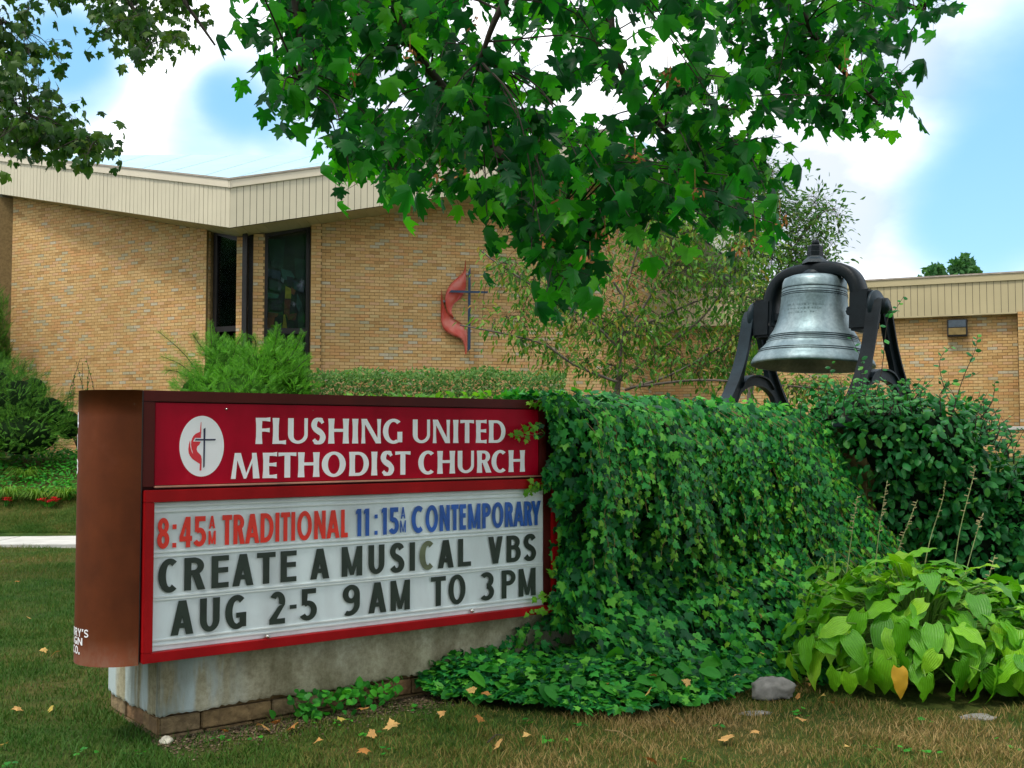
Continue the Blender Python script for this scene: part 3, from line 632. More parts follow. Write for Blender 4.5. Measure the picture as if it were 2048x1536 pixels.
def rc(x0, y0, x1, y1, fl=0):
    if not fl: return [[(x0, y0), (x1, y0), (x1, y1), (x0, y1)]]
    if abs(y1 - y0) > abs(x1 - x0):       # flared vertical stem
        m = (y0 + y1) / 2; k = (y1 - y0) * .2
        return [[(x0 - fl, y0), (x1 + fl, y0), (x1, m - k), (x0, m - k)], [(x0, m - k), (x1, m - k), (x1, m + k), (x0, m + k)], [(x0, m + k), (x1, m + k), (x1 + fl, y1), (x0 - fl, y1)]]
    m = x0 + (x1 - x0) * .45
    return [[(x0, y0), (m, y0), (m, y1), (x0, y1)], [(m, y0), (x1, y0 - fl), (x1, y1 + fl), (m, y1)]]
def glyph(c, w, h, t, b, fl=0.0):
    """polygons (layers of touching pieces) of a capital in the box w x h; t stem, b bar, fl flare"""
    f = fl; L = []
    if c == 'I': return [rc(w / 2 - t / 2, 0, w / 2 + t / 2, h, f)]
    if c == 'H': return [rc(0, 0, t, h, f), rc(w - t, 0, w, h, f), rc(t, h * .47, w - t, h * .47 + b)]
    if c in 'EF':
        L = [rc(0, 0, t, h, f), rc(t, h - b, w, h, f), rc(t, h * .47, w * .96, h * .47 + b, f)]
        if c == 'E': L.append(rc(t, 0, w, b, f))
        return L
    if c == 'L': return [rc(0, 0, t, h, f), rc(t, 0, w, b, f)]
    if c == 'T': return [rc(w / 2 - t / 2, 0, w / 2 + t / 2, h - b, 0), [[(0, h - b - f), (w * .3, h - b), (w * .3, h), (0, h)], [(w * .3, h - b), (w * .7, h - b), (w * .7, h), (w * .3, h)], [(w * .7, h - b), (w, h - b - f), (w, h), (w * .7, h)]]]
    if c in 'AV':
        a = t * .55 if not fl else t * .42; td = t * 1.04
        l = [[(0, 0), (td * (1 if not fl else .75), 0), (w / 2 + a, h), (w / 2 - a, h)]]; r = [[(w - td * 1.02, 0), (w, 0), (w / 2 + a, h), (w / 2 - a, h)]]
        L = [l, r]
        if c == 'A': y = h * .20; k = (w / 2 - a) / h; L.append([[(k * y + td * .8, y), (w - k * y - td * .8, y), (w - k * (y + b * .9) - td * .8, y + b * .9), (k * (y + b * .9) + td * .8, y + b * .9)]])
        else: L = [[[(x, h - y) for x, y in q[0]]] for q in L]
        return L
    if c == 'N': return [rc(0, 0, t * (1 if not fl else .6), h, f), rc(w - t * (1 if not fl else .6), 0, w, h, f), [[(0, h), (t * .95, h), (w, 0), (w - t * .95, 0)]]]
    if c == 'M':
        if fl: return [[[(0, 0), (t * .75, 0), (w * .23, h), (w * .12, h)]], [[(w - t * 1.1, 0), (w, 0), (w * .88, h), (w * .72, h)]], [[(w * .12, h), (w * .12 + t * 1.0, h), (w * .56, h * .06), (w * .48, 0), (w * .44, 0)]], [[(w * .88, h), (w * .80, h), (w * .45, 0), (w * .52, 0)]]]
        return [rc(0, 0, t, h), rc(w - t, 0, w, h), [[(0, h), (t * .95, h), (w / 2 + t * .32, h * .04), (w / 2 - t * .32, h * .04)]], [[(w, h), (w - t * .95, h), (w / 2 - t * .32, h * .04), (w / 2 + t * .32, h * .04)]]]
    if c == 'Y': return [rc(w / 2 - t / 2, 0, w / 2 + t / 2, h * .42), [[(0, h), (t * 1.02, h), (w / 2 + t * .5, h * .40), (w / 2 - t * .5, h * .40)]], [[(w, h), (w - t * 1.02, h), (w / 2 - t * .5, h * .40), (w / 2 + t * .5, h * .40)]]]
    if c in 'O0': return [arc(w / 2, h / 2, w / 2, h / 2, 0, 360, t * (1.12 if fl else 1), b, 32)]
    if c == 'C': return [arc(w * .56, h / 2, w * .56, h / 2, 52, 308, t * 1.08, b * 1.08, 28)]
    if c == 'G':
        L = [arc(w * .55, h / 2, w * .55, h / 2, 50, 300, t * 1.08, b * 1.08, 28), rc(w - t, h * .06, w, h * .48)]
        if not fl: L.append(rc(w * .52, h * .48 - b, w - t, h * .48))
        return L
    if c == 'U':
        y = h * .36; t2 = t * (.62 if fl else 1)
        o = []; n = 16; cx = (w) / 2
        for k in range(n + 1):
            a = R(180 + 180 * k / n); th = t + (t2 - t) * k / n; o.append(((cx + w / 2 * math.cos(a), y + y * math.sin(a)), (cx + (w / 2 - th) * math.cos(a), y + (y - b) * math.sin(a))))
        return [rc(0, y, t, h, 0), rc(w - t2, y, w, h, 0), [[o[k][0], o[k + 1][0], o[k + 1][1], o[k][1]] for k in range(n)]]
    if c == 'D':
        r_ = min(w * .62, h * .5)
        return [rc(0, 0, t, h, f), rc(t, 0, w - r_, b), rc(t, h - b, w - r_, h), arc(w - r_, h / 2, r_, h / 2, -90, 90, t, b, 20)]
    if c in 'PRB':
        ph = h * (.55 if c != 'B' else .53); r_ = min(w * .55, ph * .62); y = h - ph / 2; wt = w * (.93 if c in 'BR' else 1)
        L = [rc(0, 0, t, h, f), rc(t, h - b, wt - r_, h), rc(t, h - ph, wt - r_, h - ph + b), arc(wt - r_, y, r_, ph / 2, -90, 90, t * .95, b, 16)]
        if c == 'R': L.append([[(w * .36, h - ph + b * .3), (w * .36 + t * 1.05, h - ph + b * .5), (w + f, 0), (w - t * 1.12, 0)]])
        if c == 'B': ph2 = h - ph + b; L += [rc(t, 0, w - r_, b), arc(w - r_, ph2 / 2, r_, ph2 / 2, -90, 90, t, b, 16)]
        return L
    if c == 'S':
        x0, x1, y0, y1 = t * .5, w - t * .5, b * .5, h - b * .5; X = lambda u: x0 + (x1 - x0) * u; Y = lambda v: y0 + (y1 - y0) * v
        p = [(.96, .84), (.80, .955), (.52, 1.0), (.20, .94), (.03, .77), (.16, .60), (.5, .50), (.84, .39), (.98, .22), (.80, .055), (.46, 0), (.18, .04), (.0, .14)]
        if fl: return [pen([(X(u), Y(v)) for u, v in p], lambda s, tg: (b + (t * 1.05 - b) * max(abs(tg.y), math.exp(-((s - .5) / .16) ** 2)) if .07 < s < .93 else b * 1.15))]
        return [pen([(X(u), Y(v)) for u, v in p], lambda s, tg: b + (t - b) * max(abs(tg.y) ** 1.2, math.exp(-((s - .5) / .16) ** 2)))]
    if c == '1': return [rc(w - t, 0, w, h), [[(0, h * .80), (w - t, h * .84), (w - t, h), (w * .02, h * .93)]]]
    if c == '2': return [rc(0, 0, w, b * 1.05), [[(0, b), (t * 1.15, b), (w, h * .60), (w - t * 1.0, h * .56)]], arc(w / 2, h * .69, w / 2, h * .31, -25, 150, t, b, 18)]
    if c == '3': return [arc(w * .42, h * .72, w * .54, h * .28, -85, 140, t, b, 18), arc(w * .42, h * .285, w * .58, h * .285, -140, 85, t, b, 20)]
    if c == '4': return [rc(w * .52, 0, w * .52 + t, h), rc(0, h * .20, w, h * .20 + b), [[(0, h * .20 + b), (t * .9, h * .20 + b), (w * .52 + t * .5, h), (w * .52 - t * .1, h)]]]
    if c == '5': return [rc(w * .08, h - b, w * .94, h), [[(w * .08, h * .48), (w * .08 + t * .85, h * .52), (w * .08 + t * .95, h - b), (w * .08, h - b)]], arc(w * .44, h * .315, w * .56, h * .315, -148, 128, t, b, 22)]
    if c == '8': return [arc(w / 2, h * .735, w * .45, h * .265, 0, 360, t * .92, b * .92, 24), arc(w / 2, h * .29, w * .5, h * .29, 0, 360, t, b, 24)]
    if c == '9': return [arc(w / 2, h * .70, w * .5, h * .30, 0, 360, t, b, 24), [[(w - t, h * .45), (w, h * .70), (w, h * .35), (w - t, h * .35)]], arc(w * .38, h * .36, w * .62, h * .36, -118, 0, t, b, 12)]
    if c == ':': k = min(w, h * .2); return [rc(w / 2 - k / 2, h * .02, w / 2 + k / 2, h * .02 + k * 1.15), rc(w / 2 - k / 2, h * .62, w / 2 + k / 2, h * .62 + k * 1.15)]
    if c == '-': return [rc(0, h * .42, w, h * .42 + b * .8)]
    if c == "'": return [[[(0, h * .68), (w * .6, h * .68), (w, h), (0, h)]]]
    if c == '.': return [rc(0, 0, w, w)]
    return []
M_black = simple('faded_black_letter', (.018, .030, .022), .35, var=.3, scale=10, bmp=.02)
M_fade = simple('sun_bleached_letter', (.11, .13, .07), .4, var=.45, scale=9, bmp=.02)
M_ltred = simple('red_letter', (.74, .025, .008), .45, var=.12, scale=7, bmp=.02)
M_blue = simple('blue_letter', (.018, .10, .42), .35, var=.3, scale=9, bmp=.02)
def letter(c, f3, w, h, t, b, mat, o, th, parent, fl=0, name='letter'):
    mb = MB()
    for li, layer in enumerate(glyph(c, w, h, t, b, fl)):
        z = o + .00025 * li
        for q in layer:
            a = sum(q[i][0] * q[(i + 1) % len(q)][1] - q[(i + 1) % len(q)][0] * q[i][1] for i in range(len(q)))
            if a < 0: q = q[::-1]
            k = len(q); v = [f3(x, y, z + th) for x, y in q] + [f3(x, y, z) for x, y in q]
            mb.add(v, [tuple(range(k))] + [(j, j + k, (j + 1) % k + k, (j + 1) % k) for j in range(k)])
    m = mesh_from(name, [p - parent.location if parent.type == 'EMPTY' else p for p in mb.v], mb.f); m.materials.append(mat)
    ob = bpy.data.objects.new(name, m); COL.objects.link(ob); ob.parent = parent
    return ob
def line(chars, h0, h1, mat, o, t, b, par, fl=0, th=.0012):
    """chars: (character, left px, right px, mid y px)"""
    for ch in chars:
        c, xl, xr, ym = ch[:4]; s0, s1 = SH(xl, ym)[0], SH(xr, ym)[0]; m_ = ch[4] if len(ch) > 4 else mat
        k = 1.0
        a, bb = h0, h1
        if c in 'OCGSU0' and not (c == 'U'): a -= .003; bb += .003
        letter(c, lambda x, y, z, s0=s0, a=a: sp(s0 + x, a + y, z), s1 - s0, bb - a, t, b, m_, o, th, par, fl)
z1 = lambda L: [(c, 330 + a / 5.389, 330 + e / 5.389, y) for c, a, e, y in L]
z2 = lambda L: [(c, 700 + a / 4.763, 700 + e / 4.763, y) for c, a, e, y in L]
line(z1([('F', 992, 1143, 860), ('L', 1174, 1314, 860), ('U', 1336, 1548, 861), ('S', 1584, 1742, 862), ('H', 1775, 1987, 862)]) + z2([('I', 32, 86, 862), ('N', 122, 300, 862), ('G', 323, 507, 863), ('U', 608, 771, 863), ('N', 803, 958, 863), ('I', 992, 1042, 863), ('T', 1060, 1190, 864), ('E', 1212, 1310, 864), ('D', 1335, 1490, 864)]), 1.556, 1.701, M_white, -.0118, .034, .0175, panel, .0035)
line(z1([('M', 722, 1030, 930), ('E', 1068, 1216, 930), ('T', 1232, 1424, 929), ('H', 1448, 1670, 928), ('O', 1700, 1958, 928)]) + z2([('D', 5, 188, 928), ('I', 213, 268, 928), ('S', 300, 430, 927), ('T', 440, 585, 926), ('C', 660, 824, 925), ('H', 845, 1006, 925), ('U', 1036, 1190, 925), ('R', 1222, 1352, 925), ('C', 1358, 1506, 925), ('H', 1524, 1672, 924)]), 1.366, 1.507, M_white, -.0118, .035, .0175, panel, .0035)
z3 = lambda L: [(q[0], 290 + q[1] / 4.8, 290 + q[2] / 4.8, q[3]) + tuple(q[4:]) for q in L]
z4 = lambda L: [(q[0], 680 + q[1] / 4.551, 680 + q[2] / 4.551, q[3]) + tuple(q[4:]) for q in L]
OL = .0025
line(z3([('8', 115, 232, 1067), (':', 262, 300, 1067), ('4', 330, 450, 1064), ('5', 468, 585, 1064), ('T', 740, 832, 1060), ('R', 848, 956, 1058), ('A', 960, 1096, 1057), ('D', 1107, 1232, 1055), ('I', 1252, 1286, 1054), ('T', 1303, 1390, 1053), ('I', 1404, 1438, 1052), ('O', 1460, 1600, 1051), ('N', 1622, 1732, 1050), ('A', 1742, 1866, 1049), ('L', 1880, 1945, 1048)]), 1.012, 1.173, M_ltred, OL, .0235, .027, board)
line(z4([('1', 142, 192, 1047), ('1', 215, 264, 1047), (':', 313, 340, 1046), ('1', 376, 424, 1045), ('5', 447, 533, 1043), ('C', 650, 762, 1040), ('O', 777, 890, 1039), ('N', 905, 997, 1037), ('T', 1010, 1076, 1036), ('E', 1087, 1143, 1035), ('M', 1165, 1276, 1034), ('P', 1294, 1370, 1033), ('O', 1382, 1486, 1031), ('R', 1500, 1576, 1030), ('A', 1578, 1672, 1028), ('R', 1675, 1748, 1027), ('Y', 1740, 1825, 1026)]), 1.013, 1.173, M_blue, OL, .0255, .028, board)
line(z3([('A', 612, 672, 1048)]), 1.104, 1.172, M_ltred, OL, .010, .009, board); line(z3([('M', 607, 677, 1078)]), 1.020, 1.092, M_ltred, OL, .011, .01, board)
line(z4([('A', 552, 592, 1029)]), 1.103, 1.172, M_blue, OL, .008, .008, board); line(z4([('M', 545, 597, 1056)]), 1.020, 1.092, M_blue, OL, .008, .008, board)
line(z3([('C', 125, 320, 1150), ('R', 375, 578, 1148), ('E', 637, 802, 1145), ('A', 838, 1040, 1141), ('T', 1072, 1250, 1137), ('E', 1300, 1452, 1133), ('A', 1585, 1768, 1129)]) + z4([('M', 13, 200, 1124), ('U', 257, 402, 1120), ('S', 450, 586, 1116), ('I', 628, 684, 1113), ('C', 722, 858, 1110, M_fade), ('A', 888, 1033, 1108), ('L', 1073, 1190, 1105), ('V', 1348, 1478, 1101), ('B', 1515, 1642, 1098), ('S', 1668, 1784, 1095)]), .785, .957, M_black, OL, .038, .028, board)
line(z3([('A', 246, 464, 1237), ('U', 525, 715, 1231), ('G', 768, 970, 1227), ('2', 1192, 1343, 1216), ('-', 1388, 1453, 1212), ('5', 1490, 1648, 1210)]) + z4([('9', 22, 178, 1202), ('A', 256, 420, 1197), ('M', 458, 634, 1192), ('T', 825, 960, 1182), ('O', 985, 1140, 1180), ('3', 1280, 1400, 1173), ('P', 1470, 1595, 1168), ('M', 1625, 1778, 1165)]), .557, .736, M_black, OL, .038, .028, board)
# oval with the small cross and flame
M_oval = M_white
def flat(name, q, o, mat, th=.001):
    k = len(q); v = [sp(s, h, o + th) for s, h in q] + [sp(s, h, o) for s, h in q]
    m = mesh_from(name, v, [tuple(range(k))] + [(j, j + k, (j + 1) % k + k, (j + 1) % k) for j in range(k)]); m.materials.append(mat); ob = bpy.data.objects.new(name, m); COL.objects.link(ob); ob.parent = panel; return ob
flat('emblem_oval', [(.3265 + .1235 * math.cos(a * math.pi / 32), 1.5455 + .1625 * math.sin(a * math.pi / 32)) for a in range(64)], -.0118, M_oval)
ez = lambda L: [SH(350 + x / 10.97, 820 + y / 10.97) for x, y in L]
M_fr = simple('red_print', (.70, .018, .03), .4, var=.05); M_nv = simple('navy_print', (.008, .008, .05), .4, var=.1)
flat('flame_print', ez([(585, 262), (593, 262), (592, 420), (583, 612), (455, 612), (412, 690), (580, 693), (550, 760), (505, 800), (490, 860), (505, 915), (560, 970), (590, 1010), (602, 1080), (594, 1328), (555, 1328), (562, 1185), (480, 1130), (400, 1075), (345, 1010), (315, 940), (308, 860), (320, 760), (343, 665), (348, 700), (350, 790), (365, 860), (385, 920), (415, 972), (400, 910), (378, 850), (368, 760), (372, 690), (390, 625), (420, 570), (470, 520), (565, 478), (572, 380)][::-1]), -.0106, M_fr)
flat('cross_print', ez([(640, 415), (685, 388), (678, 635), (912, 635), (898, 670), (676, 670), (664, 1240), (634, 1272), (640, 670), (448, 670), (470, 635), (640, 635)][::-1]), -.0100, M_nv)
# lettering round the end cap (numbers at the extreme edge, maker's name below)
def on_cap(ang, h, r=.0012):
    a = R(ang); return sp(-(R0 + r) * math.sin(a), h, -R0 + (R0 + r) * math.cos(a))
def cap_text(c, px, w, h0, h1, t, b, fl=0):
    """px -> angle on the cap of the letter's left edge"""
    best = min(range(0, 1600), key=lambda k: abs(proj(on_cap(k / 10, h0))[0] - px) if k / 10 < capmax else 1e9) / 10
    f3 = lambda x, y, z: on_cap(best - math.degrees(x / R0), h0 + y, z)
    letter(c, f3, w, h1 - h0, t, b, M_white, .0006, .0008, sign, fl)
def proj(q):
    d = Vector(q) - Vector((0, 0, EYE)); zc = d.y * math.cos(TH) + d.z * math.sin(TH); return 1024 + FPX * d.x / zc, 768 - FPX * (d.z * math.cos(TH) - d.y * math.sin(TH)) / zc
capmax = min(range(0, 1800), key=lambda k: proj(on_cap(k / 10, 1.))[0]) / 10
for c, h0, h1 in (('4', 1.645, 1.725), ('1', 1.53, 1.61), ('3', 1.40, 1.48)):
    letter(c, lambda x, y, z, h0=h0: on_cap(capmax + 1 - math.degrees(x / R0), h0 + y, z), .055 if c != '1' else .026, h1 - h0, .014, .012, M_white, .0006, .0008, sign)
def row(txt, px0, px1, y0, y1, ws):
    h0, h1 = on_h(y1), on_h(y0); a0 = capmax - 4; a1 = ang_of(px1, h0); tot = sum(ws) + .15 * len(ws); k = (a0 - a1) / tot; a = a0
    for c, w_ in zip(txt, ws):
        wr = R(w_ * k) * R0; letter(c, lambda x, y, z, a=a: on_cap(a - math.degrees(x / R0), h0 + y, z), wr, h1 - h0 if c != '.' else h1 - h0, wr * .22 if c not in ".'" else wr, (h1 - h0) * .16, M_white, .0006, .0008, sign); a -= (w_ + .15) * k
def ang_of(px, h): return min(range(0, int(capmax * 10)), key=lambda k: abs(proj(on_cap(k / 10, h))[0] - px)) / 10
def on_h(y): q = on_cap(capmax * .7, 1); d = pdir(proj(q)[0], y); return EYE + d.z * (q.y / d.y)
row("RRY'S", 148, 178, 1258, 1274, [1, 1, 1, .35, .9]); row('IGN', 148, 166, 1276, 1291, [.4, 1, 1]); row('CO.', 148, 160, 1294, 1310, [1, 1, .3])
# ------------------------------------------------------------------ bell
M_iron = simple('black_cast_iron', (.007, .011, .014), .45, metal=0, spec=.16, var=.4, scale=7, bmp=.35, bscale=70)
M_iron2 = simple('weathered_grey_iron', (.013, .024, .032), .45, metal=0, spec=.2, var=.35, scale=6, bmp=.3, bscale=60)
M_bronze, t = nmat('silvery_green_bronze')
c = ramp(t, noise(t, 3.5, 6, stretch=(1, 1, .45)), [(.3, (.10, .15, .165)), (.5, (.18, .25, .27)), (.7, (.34, .42, .44))])
c = mulc(t, c, ramp(t, noise(t, 40, 5), [(.35, (.85, .85, .85)), (.65, (1.1, 1.1, 1.1))]))
out(t, N(t, 'ShaderNodeBsdfPrincipled', {'Base Color': c, 'Roughness': ramp(t, noise(t, 6, 5), [(.3, (.42,) * 3), (.7, (.6,) * 3)]), 'Metallic': .65, 'Normal': bump(t, noise(t, 55, 6), .25, .004)}).outputs[0])
AR = Vector((3.043, 9.07, 2.675)); AL = Vector((2.198, 9.95, 2.672)); AX = (AL - AR).normalized(); PX = Vector((-AX.y, AX.x, 0)).normalized()
if PX.x < 0: PX = -PX
BC = (AR + AL) / 2
bell = empty('bell', Vector((BC.x, BC.y, 2.2)), 'large weathered green bronze bell hanging in a black iron yoke above the ivy wall', 'bell')
tilt = Matrix.Rotation(R(4.0), 3, -AX)
if (tilt @ Vector((0, 0, -1))).dot(Vector((0, -1, 0))) < 0: tilt = Matrix.Rotation(R(-4.0), 3, -AX)
bup = (tilt @ UP).normalized(); bz = lambda h: BC + bup * (h - BC.z)
prof_px = [(110, 378), (190, 386), (228, 404), (240, 430), (243, 470), (246, 482), (243, 486), (246, 492), (244, 512), (249, 520), (247, 530), (250, 542), (249, 560), (254, 620), (262, 680), (276, 740), (298, 800), (328, 848), (336, 856), (334, 862), (342, 872), (340, 880), (352, 893), (350, 903), (372, 930), (402, 958), (408, 964), (407, 970), (416, 978), (415, 986), (436, 1010), (456, 1040), (464, 1062), (462, 1078)]
k_ = 9.51 / FPX / 3.84
prof = [(.0, bz and 2.99)] ; ztop = 2.985
outer = [(r * k_ * 1.0, ztop - (y - 378) * k_ * 1.0) for r, y in prof_px]
zbot = outer[-1][1]
inner = [(outer[-1][0] - .03, zbot + .004), (outer[-1][0] - .09, zbot + .06), (.36, zbot + .16), (.27, zbot + .38), (.23, zbot + .6), (.20, zbot + .68), (0, zbot + .70)]
def rel(pr): return [(r, h - BC.z) for r, h in pr]
MB().lathe(rel([(0, ztop + .004)] + outer + inner), BC, 96, bup).build('bell_body', M_bronze, bell, True)
for gy in (484, 509, 527, 541, 858, 873, 891, 903, 966, 981):
    h_ = ztop - (gy - 378) * k_; r_g = [a + (c - a) * (b - h_) / max(1e-6, b - d) for (a, b), (c, d) in zip(outer, outer[1:]) if d <= h_ <= b]
    if r_g: rg_ = max(r_g) + .0035; MB().lathe([(rg_ - .006, h_ + .0045 - BC.z), (rg_, h_ - BC.z), (rg_ - .004, h_ - .0045 - BC.z)], BC, 96, bup).build('bead', M_iron2, bell, True)
# faint cast inscription: three worn rows of low relief
ri = random.Random(5); mb = MB(); u0 = Vector((-.35, -1, 0)).normalized(); u0 = (u0 - bup * u0.dot(bup)).normalized(); w0 = bup.cross(u0)
def rad(h):
    for (a, b), (c, d) in zip(outer, outer[1:]):
        if d <= h <= b: return a + (c - a) * (b - h) / max(1e-6, b - d)
    return .3
for row_, h in enumerate((2.70, 2.665, 2.63)):
    a = -.78 + .05 * row_
    while a < .42 - .12 * row_:
        w = ri.uniform(.012, .022); r_ = rad(h) + .0012
        if ri.random() < .82:
            dr = u0 * math.cos(a) + w0 * math.sin(a); tg = -u0 * math.sin(a) + w0 * math.cos(a); hh = ri.uniform(.008, .017)
            mb.box(BC + bup * (h - BC.z) + dr * r_, w * .7, .003, hh, tg, dr, bup)
        a += w / r_ * 1.5
mb.build('worn_inscription', M_bronze, bell)['kind'] = 'stuff'
# yoke: arched bar in the plane of the axle, blocks, flange, axle stubs, top bolt
HWo = .60 * 1.0; L2 = (AL - AR).length / 2
arch = []
yo = [(.50, -.10), (.49, .05), (.47, .18), (.42, .29), (.33, .37), (.2, .415), (0, .43)]; yi = [(.37, -.10), (.375, .05), (.365, .15), (.33, .235), (.25, .29), (.14, .300), (0, .305)]
yo = [(x, y) for x, y in yo]; O = catmull([(x, y, 0) for x, y in yo], 4); I = catmull([(x, y, 0) for x, y in yi], 4)
O = O + [Vector((-q.x, q.y, 0)) for q in reversed(O[:-1])]; I = I + [Vector((-q.x, q.y, 0)) for q in reversed(I[:-1])]
bp = tilt @ PX; mb = MB(); th = .082; cs = []
for a, b in zip(O, I):
    for e, fz in ((a, .75), (a.lerp(b, .18), 1), (b.lerp(a, .18), 1), (b, .75)):
        pass
    A_ = BC + AX * a.x + bup * a.y; B_ = BC + AX * b.x + bup * b.y
    cs.append([A_ + bp * th * .7, A_.lerp(B_, .2) + bp * th, B_.lerp(A_, .2) + bp * th, B_ + bp * th * .7, B_ - bp * th * .7, B_.lerp(A_, .2) - bp * th, A_.lerp(B_, .2) - bp * th, A_ - bp * th * .7])
for c_ in cs: mb.v += c_
for i in range(len(cs) - 1):
    for j in range(8): mb.f.append((i * 8 + j, i * 8 + (j + 1) % 8, i * 8 + 8 + (j + 1) % 8, i * 8 + 8 + j))
mb.f.append(tuple(range(8))); mb.f.append(tuple(len(mb.v) - 1 - j for j in range(8)))
mb.build('yoke', M_iron, bell, True)
for sgn in (1, -1):
    c = BC + AX * sgn * .475 - bup * .03
    MB().box(c, .19, .20, .34, AX, bp, bup).build('yoke_block', M_iron, bell, bev=.02)
    MB().lathe([(0, -.02), (.1, -.02), (.135, 0), (.135, .025), (.06, .035), (.055, .06), (0, .06)], BC + AX * sgn * .57, 28, AX * sgn).build('flange', M_iron2, bell, True)
    MB().tube([BC + AX * sgn * .55, BC + AX * sgn * (L2 + .08)], .042, n=16).build('axle', M_iron2, bell, True)
    MB().box(BC + AX * sgn * .36 - bup * .02, .07, .07, .07, AX, bp, bup).tube([BC + AX * sgn * .36 - bup * .02, BC + AX * sgn * .31 - bup * .02], .02, n=8).build('clamp_bolt', M_iron, bell, bev=.008)
MB().lathe([(0, .315), (.115, .315), (.12, .33), (.05, .40), (0, .40)], BC, 24, bup).build('canon_seat', M_iron2, bell, True)
MB().lathe([(0, .425), (.115, .425), (.10, .455), (.075, .475), (.062, .50), (0, .50)], BC, 6, bup).build('top_washer', M_iron2, bell)
MB().lathe([(0, .48), (.068, .48), (.07, .53), (.066, .534), (.066, .578), (.058, .588), (0, .588)], BC, 6, bup).build('hex_nut', M_iron, bell, bev=.003)
MB().lathe([(0, .586), (.034, .586), (.034, .622), (.024, .635), (0, .635)], BC, 16, bup).build('bolt_end', M_iron, bell, True)
MB().tube([BC + bup * .15, BC - bup * .22], .02, n=10).lathe([(0, -.20), (.05, -.22), (.07, -.26), (.05, -.31), (0, -.33)], BC, 18, bup).build('clapper', M_iron, bell, True)
# A frames: profile with slot and arch, extruded, plus raised flange ribs along the edges
def frame(top, foot_drop, name, label):
    e = empty(name, top - UP * foot_drop, label, 'bell stand', 'iron stands carrying the bell')
    def q(x, z): return top + PX * x * 1.13 + UP * z
    legs = []
    oc = [(.058, .05), (.10, -.04), (.135, -.18), (.19, -.36), (.27, -.54), (.37, -.70), (.47, -.84), (.53, -.98)]
    ic = [(.0, -.045), (.045, -.12), (.075, -.22), (.12, -.36), (.185, -.50), (.215, -.555), (.16, -.575), (.30, -.83)]
    for sg in (1, -1):
        o = catmull([(x * sg, z, 0) for x, z in oc], 4); i = catmull([(x * sg, z, 0) for x, z in [(.004, .02), (.025, -.09), (.065, -.2), (.115, -.36), (.165, -.5), (.20, -.64), (.30, -.84), (.42, -.98)]], 4)
        mb = MB(); T = .035
        for a, b in zip(o, i):
            A_, B_ = q(a.x, a.y), q(b.x, b.y); mid = A_.lerp(B_, .5)
            mb.v += [A_ + AX * T * 1.7, A_.lerp(B_, .22) + AX * T * 1.7, A_.lerp(B_, .28) + AX * T * .7, B_ + AX * T * .7, B_ - AX * T * .7, A_.lerp(B_, .28) - AX * T * .7, A_.lerp(B_, .22) - AX * T * 1.7, A_ - AX * T * 1.7]
        for k in range(len(o) - 1):
            for j in range(8): mb.f.append((k * 8 + j, k * 8 + (j + 1) % 8, k * 8 + 8 + (j + 1) % 8, k * 8 + 8 + j))
        mb.f.append(tuple(range(8))); mb.f.append(tuple(len(mb.v) - 1 - j for j in range(8)))
        mb.build('leg', M_iron if top is AR else M_iron2, e)
        MB().box(q(.49 * sg, -.99), .2, .14, .03, PX, AX).build('foot', M_iron2, e, bev=.006)
    up_ = catmull([(-.20, -.60, 0), (-.13, -.545, 0), (0, -.52, 0), (.13, -.545, 0), (.20, -.60, 0)], 5); lo = catmull([(-.33, -.86, 0), (-.2, -.68, 0), (0, -.615, 0), (.2, -.68, 0), (.33, -.86, 0)], 5); mb = MB(); T = .028
    for a, b in zip(up_, lo):
        A_, B_ = q(a.x, a.y), q(b.x, b.y); mb.v += [A_ + AX * T * 1.8, A_.lerp(B_, .15) + AX * T * 1.8, A_.lerp(B_, .2) + AX * T, B_ + AX * T, B_ - AX * T, A_.lerp(B_, .2) - AX * T, A_.lerp(B_, .15) - AX * T * 1.8, A_ - AX * T * 1.8]
    for k in range(len(up_) - 1):
        for j in range(8): mb.f.append((k * 8 + j, k * 8 + (j + 1) % 8, k * 8 + 8 + (j + 1) % 8, k * 8 + 8 + j))
    mb.build('arched_brace', M_iron2, e)
    MB().lathe([(0, -.07), (.062, -.07), (.072, 0), (.062, .07), (0, .07)], top + UP * 0, 20, AX).build('bearing', M_iron, e, True)
    return e
frame(AR, .98, 'bell_stand', 'black iron A shaped stand holding the right end of the bell axle')
e2 = frame(AL, .98, 'bell_stand', 'grey iron A shaped stand holding the left end of the bell axle')
plinth = MB(); plinth.box((2.70, 9.66, .83), 1.5, 1.15, 1.66, AX, PX).build('plinth', M_mortar, mw)
# ------------------------------------------------------------------ plants
L_maple = leafmat('maple_leaf', [(0, (.005, .055, .020)), (.3, (.007, .09, .024)), (.55, (.016, .15, .022)), (.8, (.04, .24, .016)), (1, (.11, .36, .02))], .38, .52, .45, (1.8, 2.6, .4))
L_maple_l = leafmat('maple_leaf_left', [(0, (.018, .06, .012)), (.4, (.03, .09, .016)), (.8, (.06, .13, .018)), (1, (.10, .17, .02))], .4, .4, .4, (1.5, 1.9, .5))
L_ivy = leafmat('ivy_leaf', [(0, (.006, .065, .022)), (.25, (.010, .13, .034)), (.5, (.022, .23, .042)), (.75, (.055, .36, .045)), (1, (.16, .50, .045))], .42, .25, .45)
L_ivyt = leafmat('young_and_sunlit_ivy', [(0, (.10, .32, .02)), (.5, (.16, .42, .03)), (1, (.24, .48, .04))], .4, .35, .4)
L_wild = leafmat('wild_green_leaf', [(0, (.02, .16, .02)), (.5, (.035, .25, .022)), (1, (.07, .33, .025))], .45, .3, .35)
L_euon = leafmat('oval_shrub_leaf', [(0, (.014, .12, .032)), (.5, (.026, .20, .048)), (.85, (.05, .28, .05)), (1, (.12, .36, .05))], .33, .2, .5)
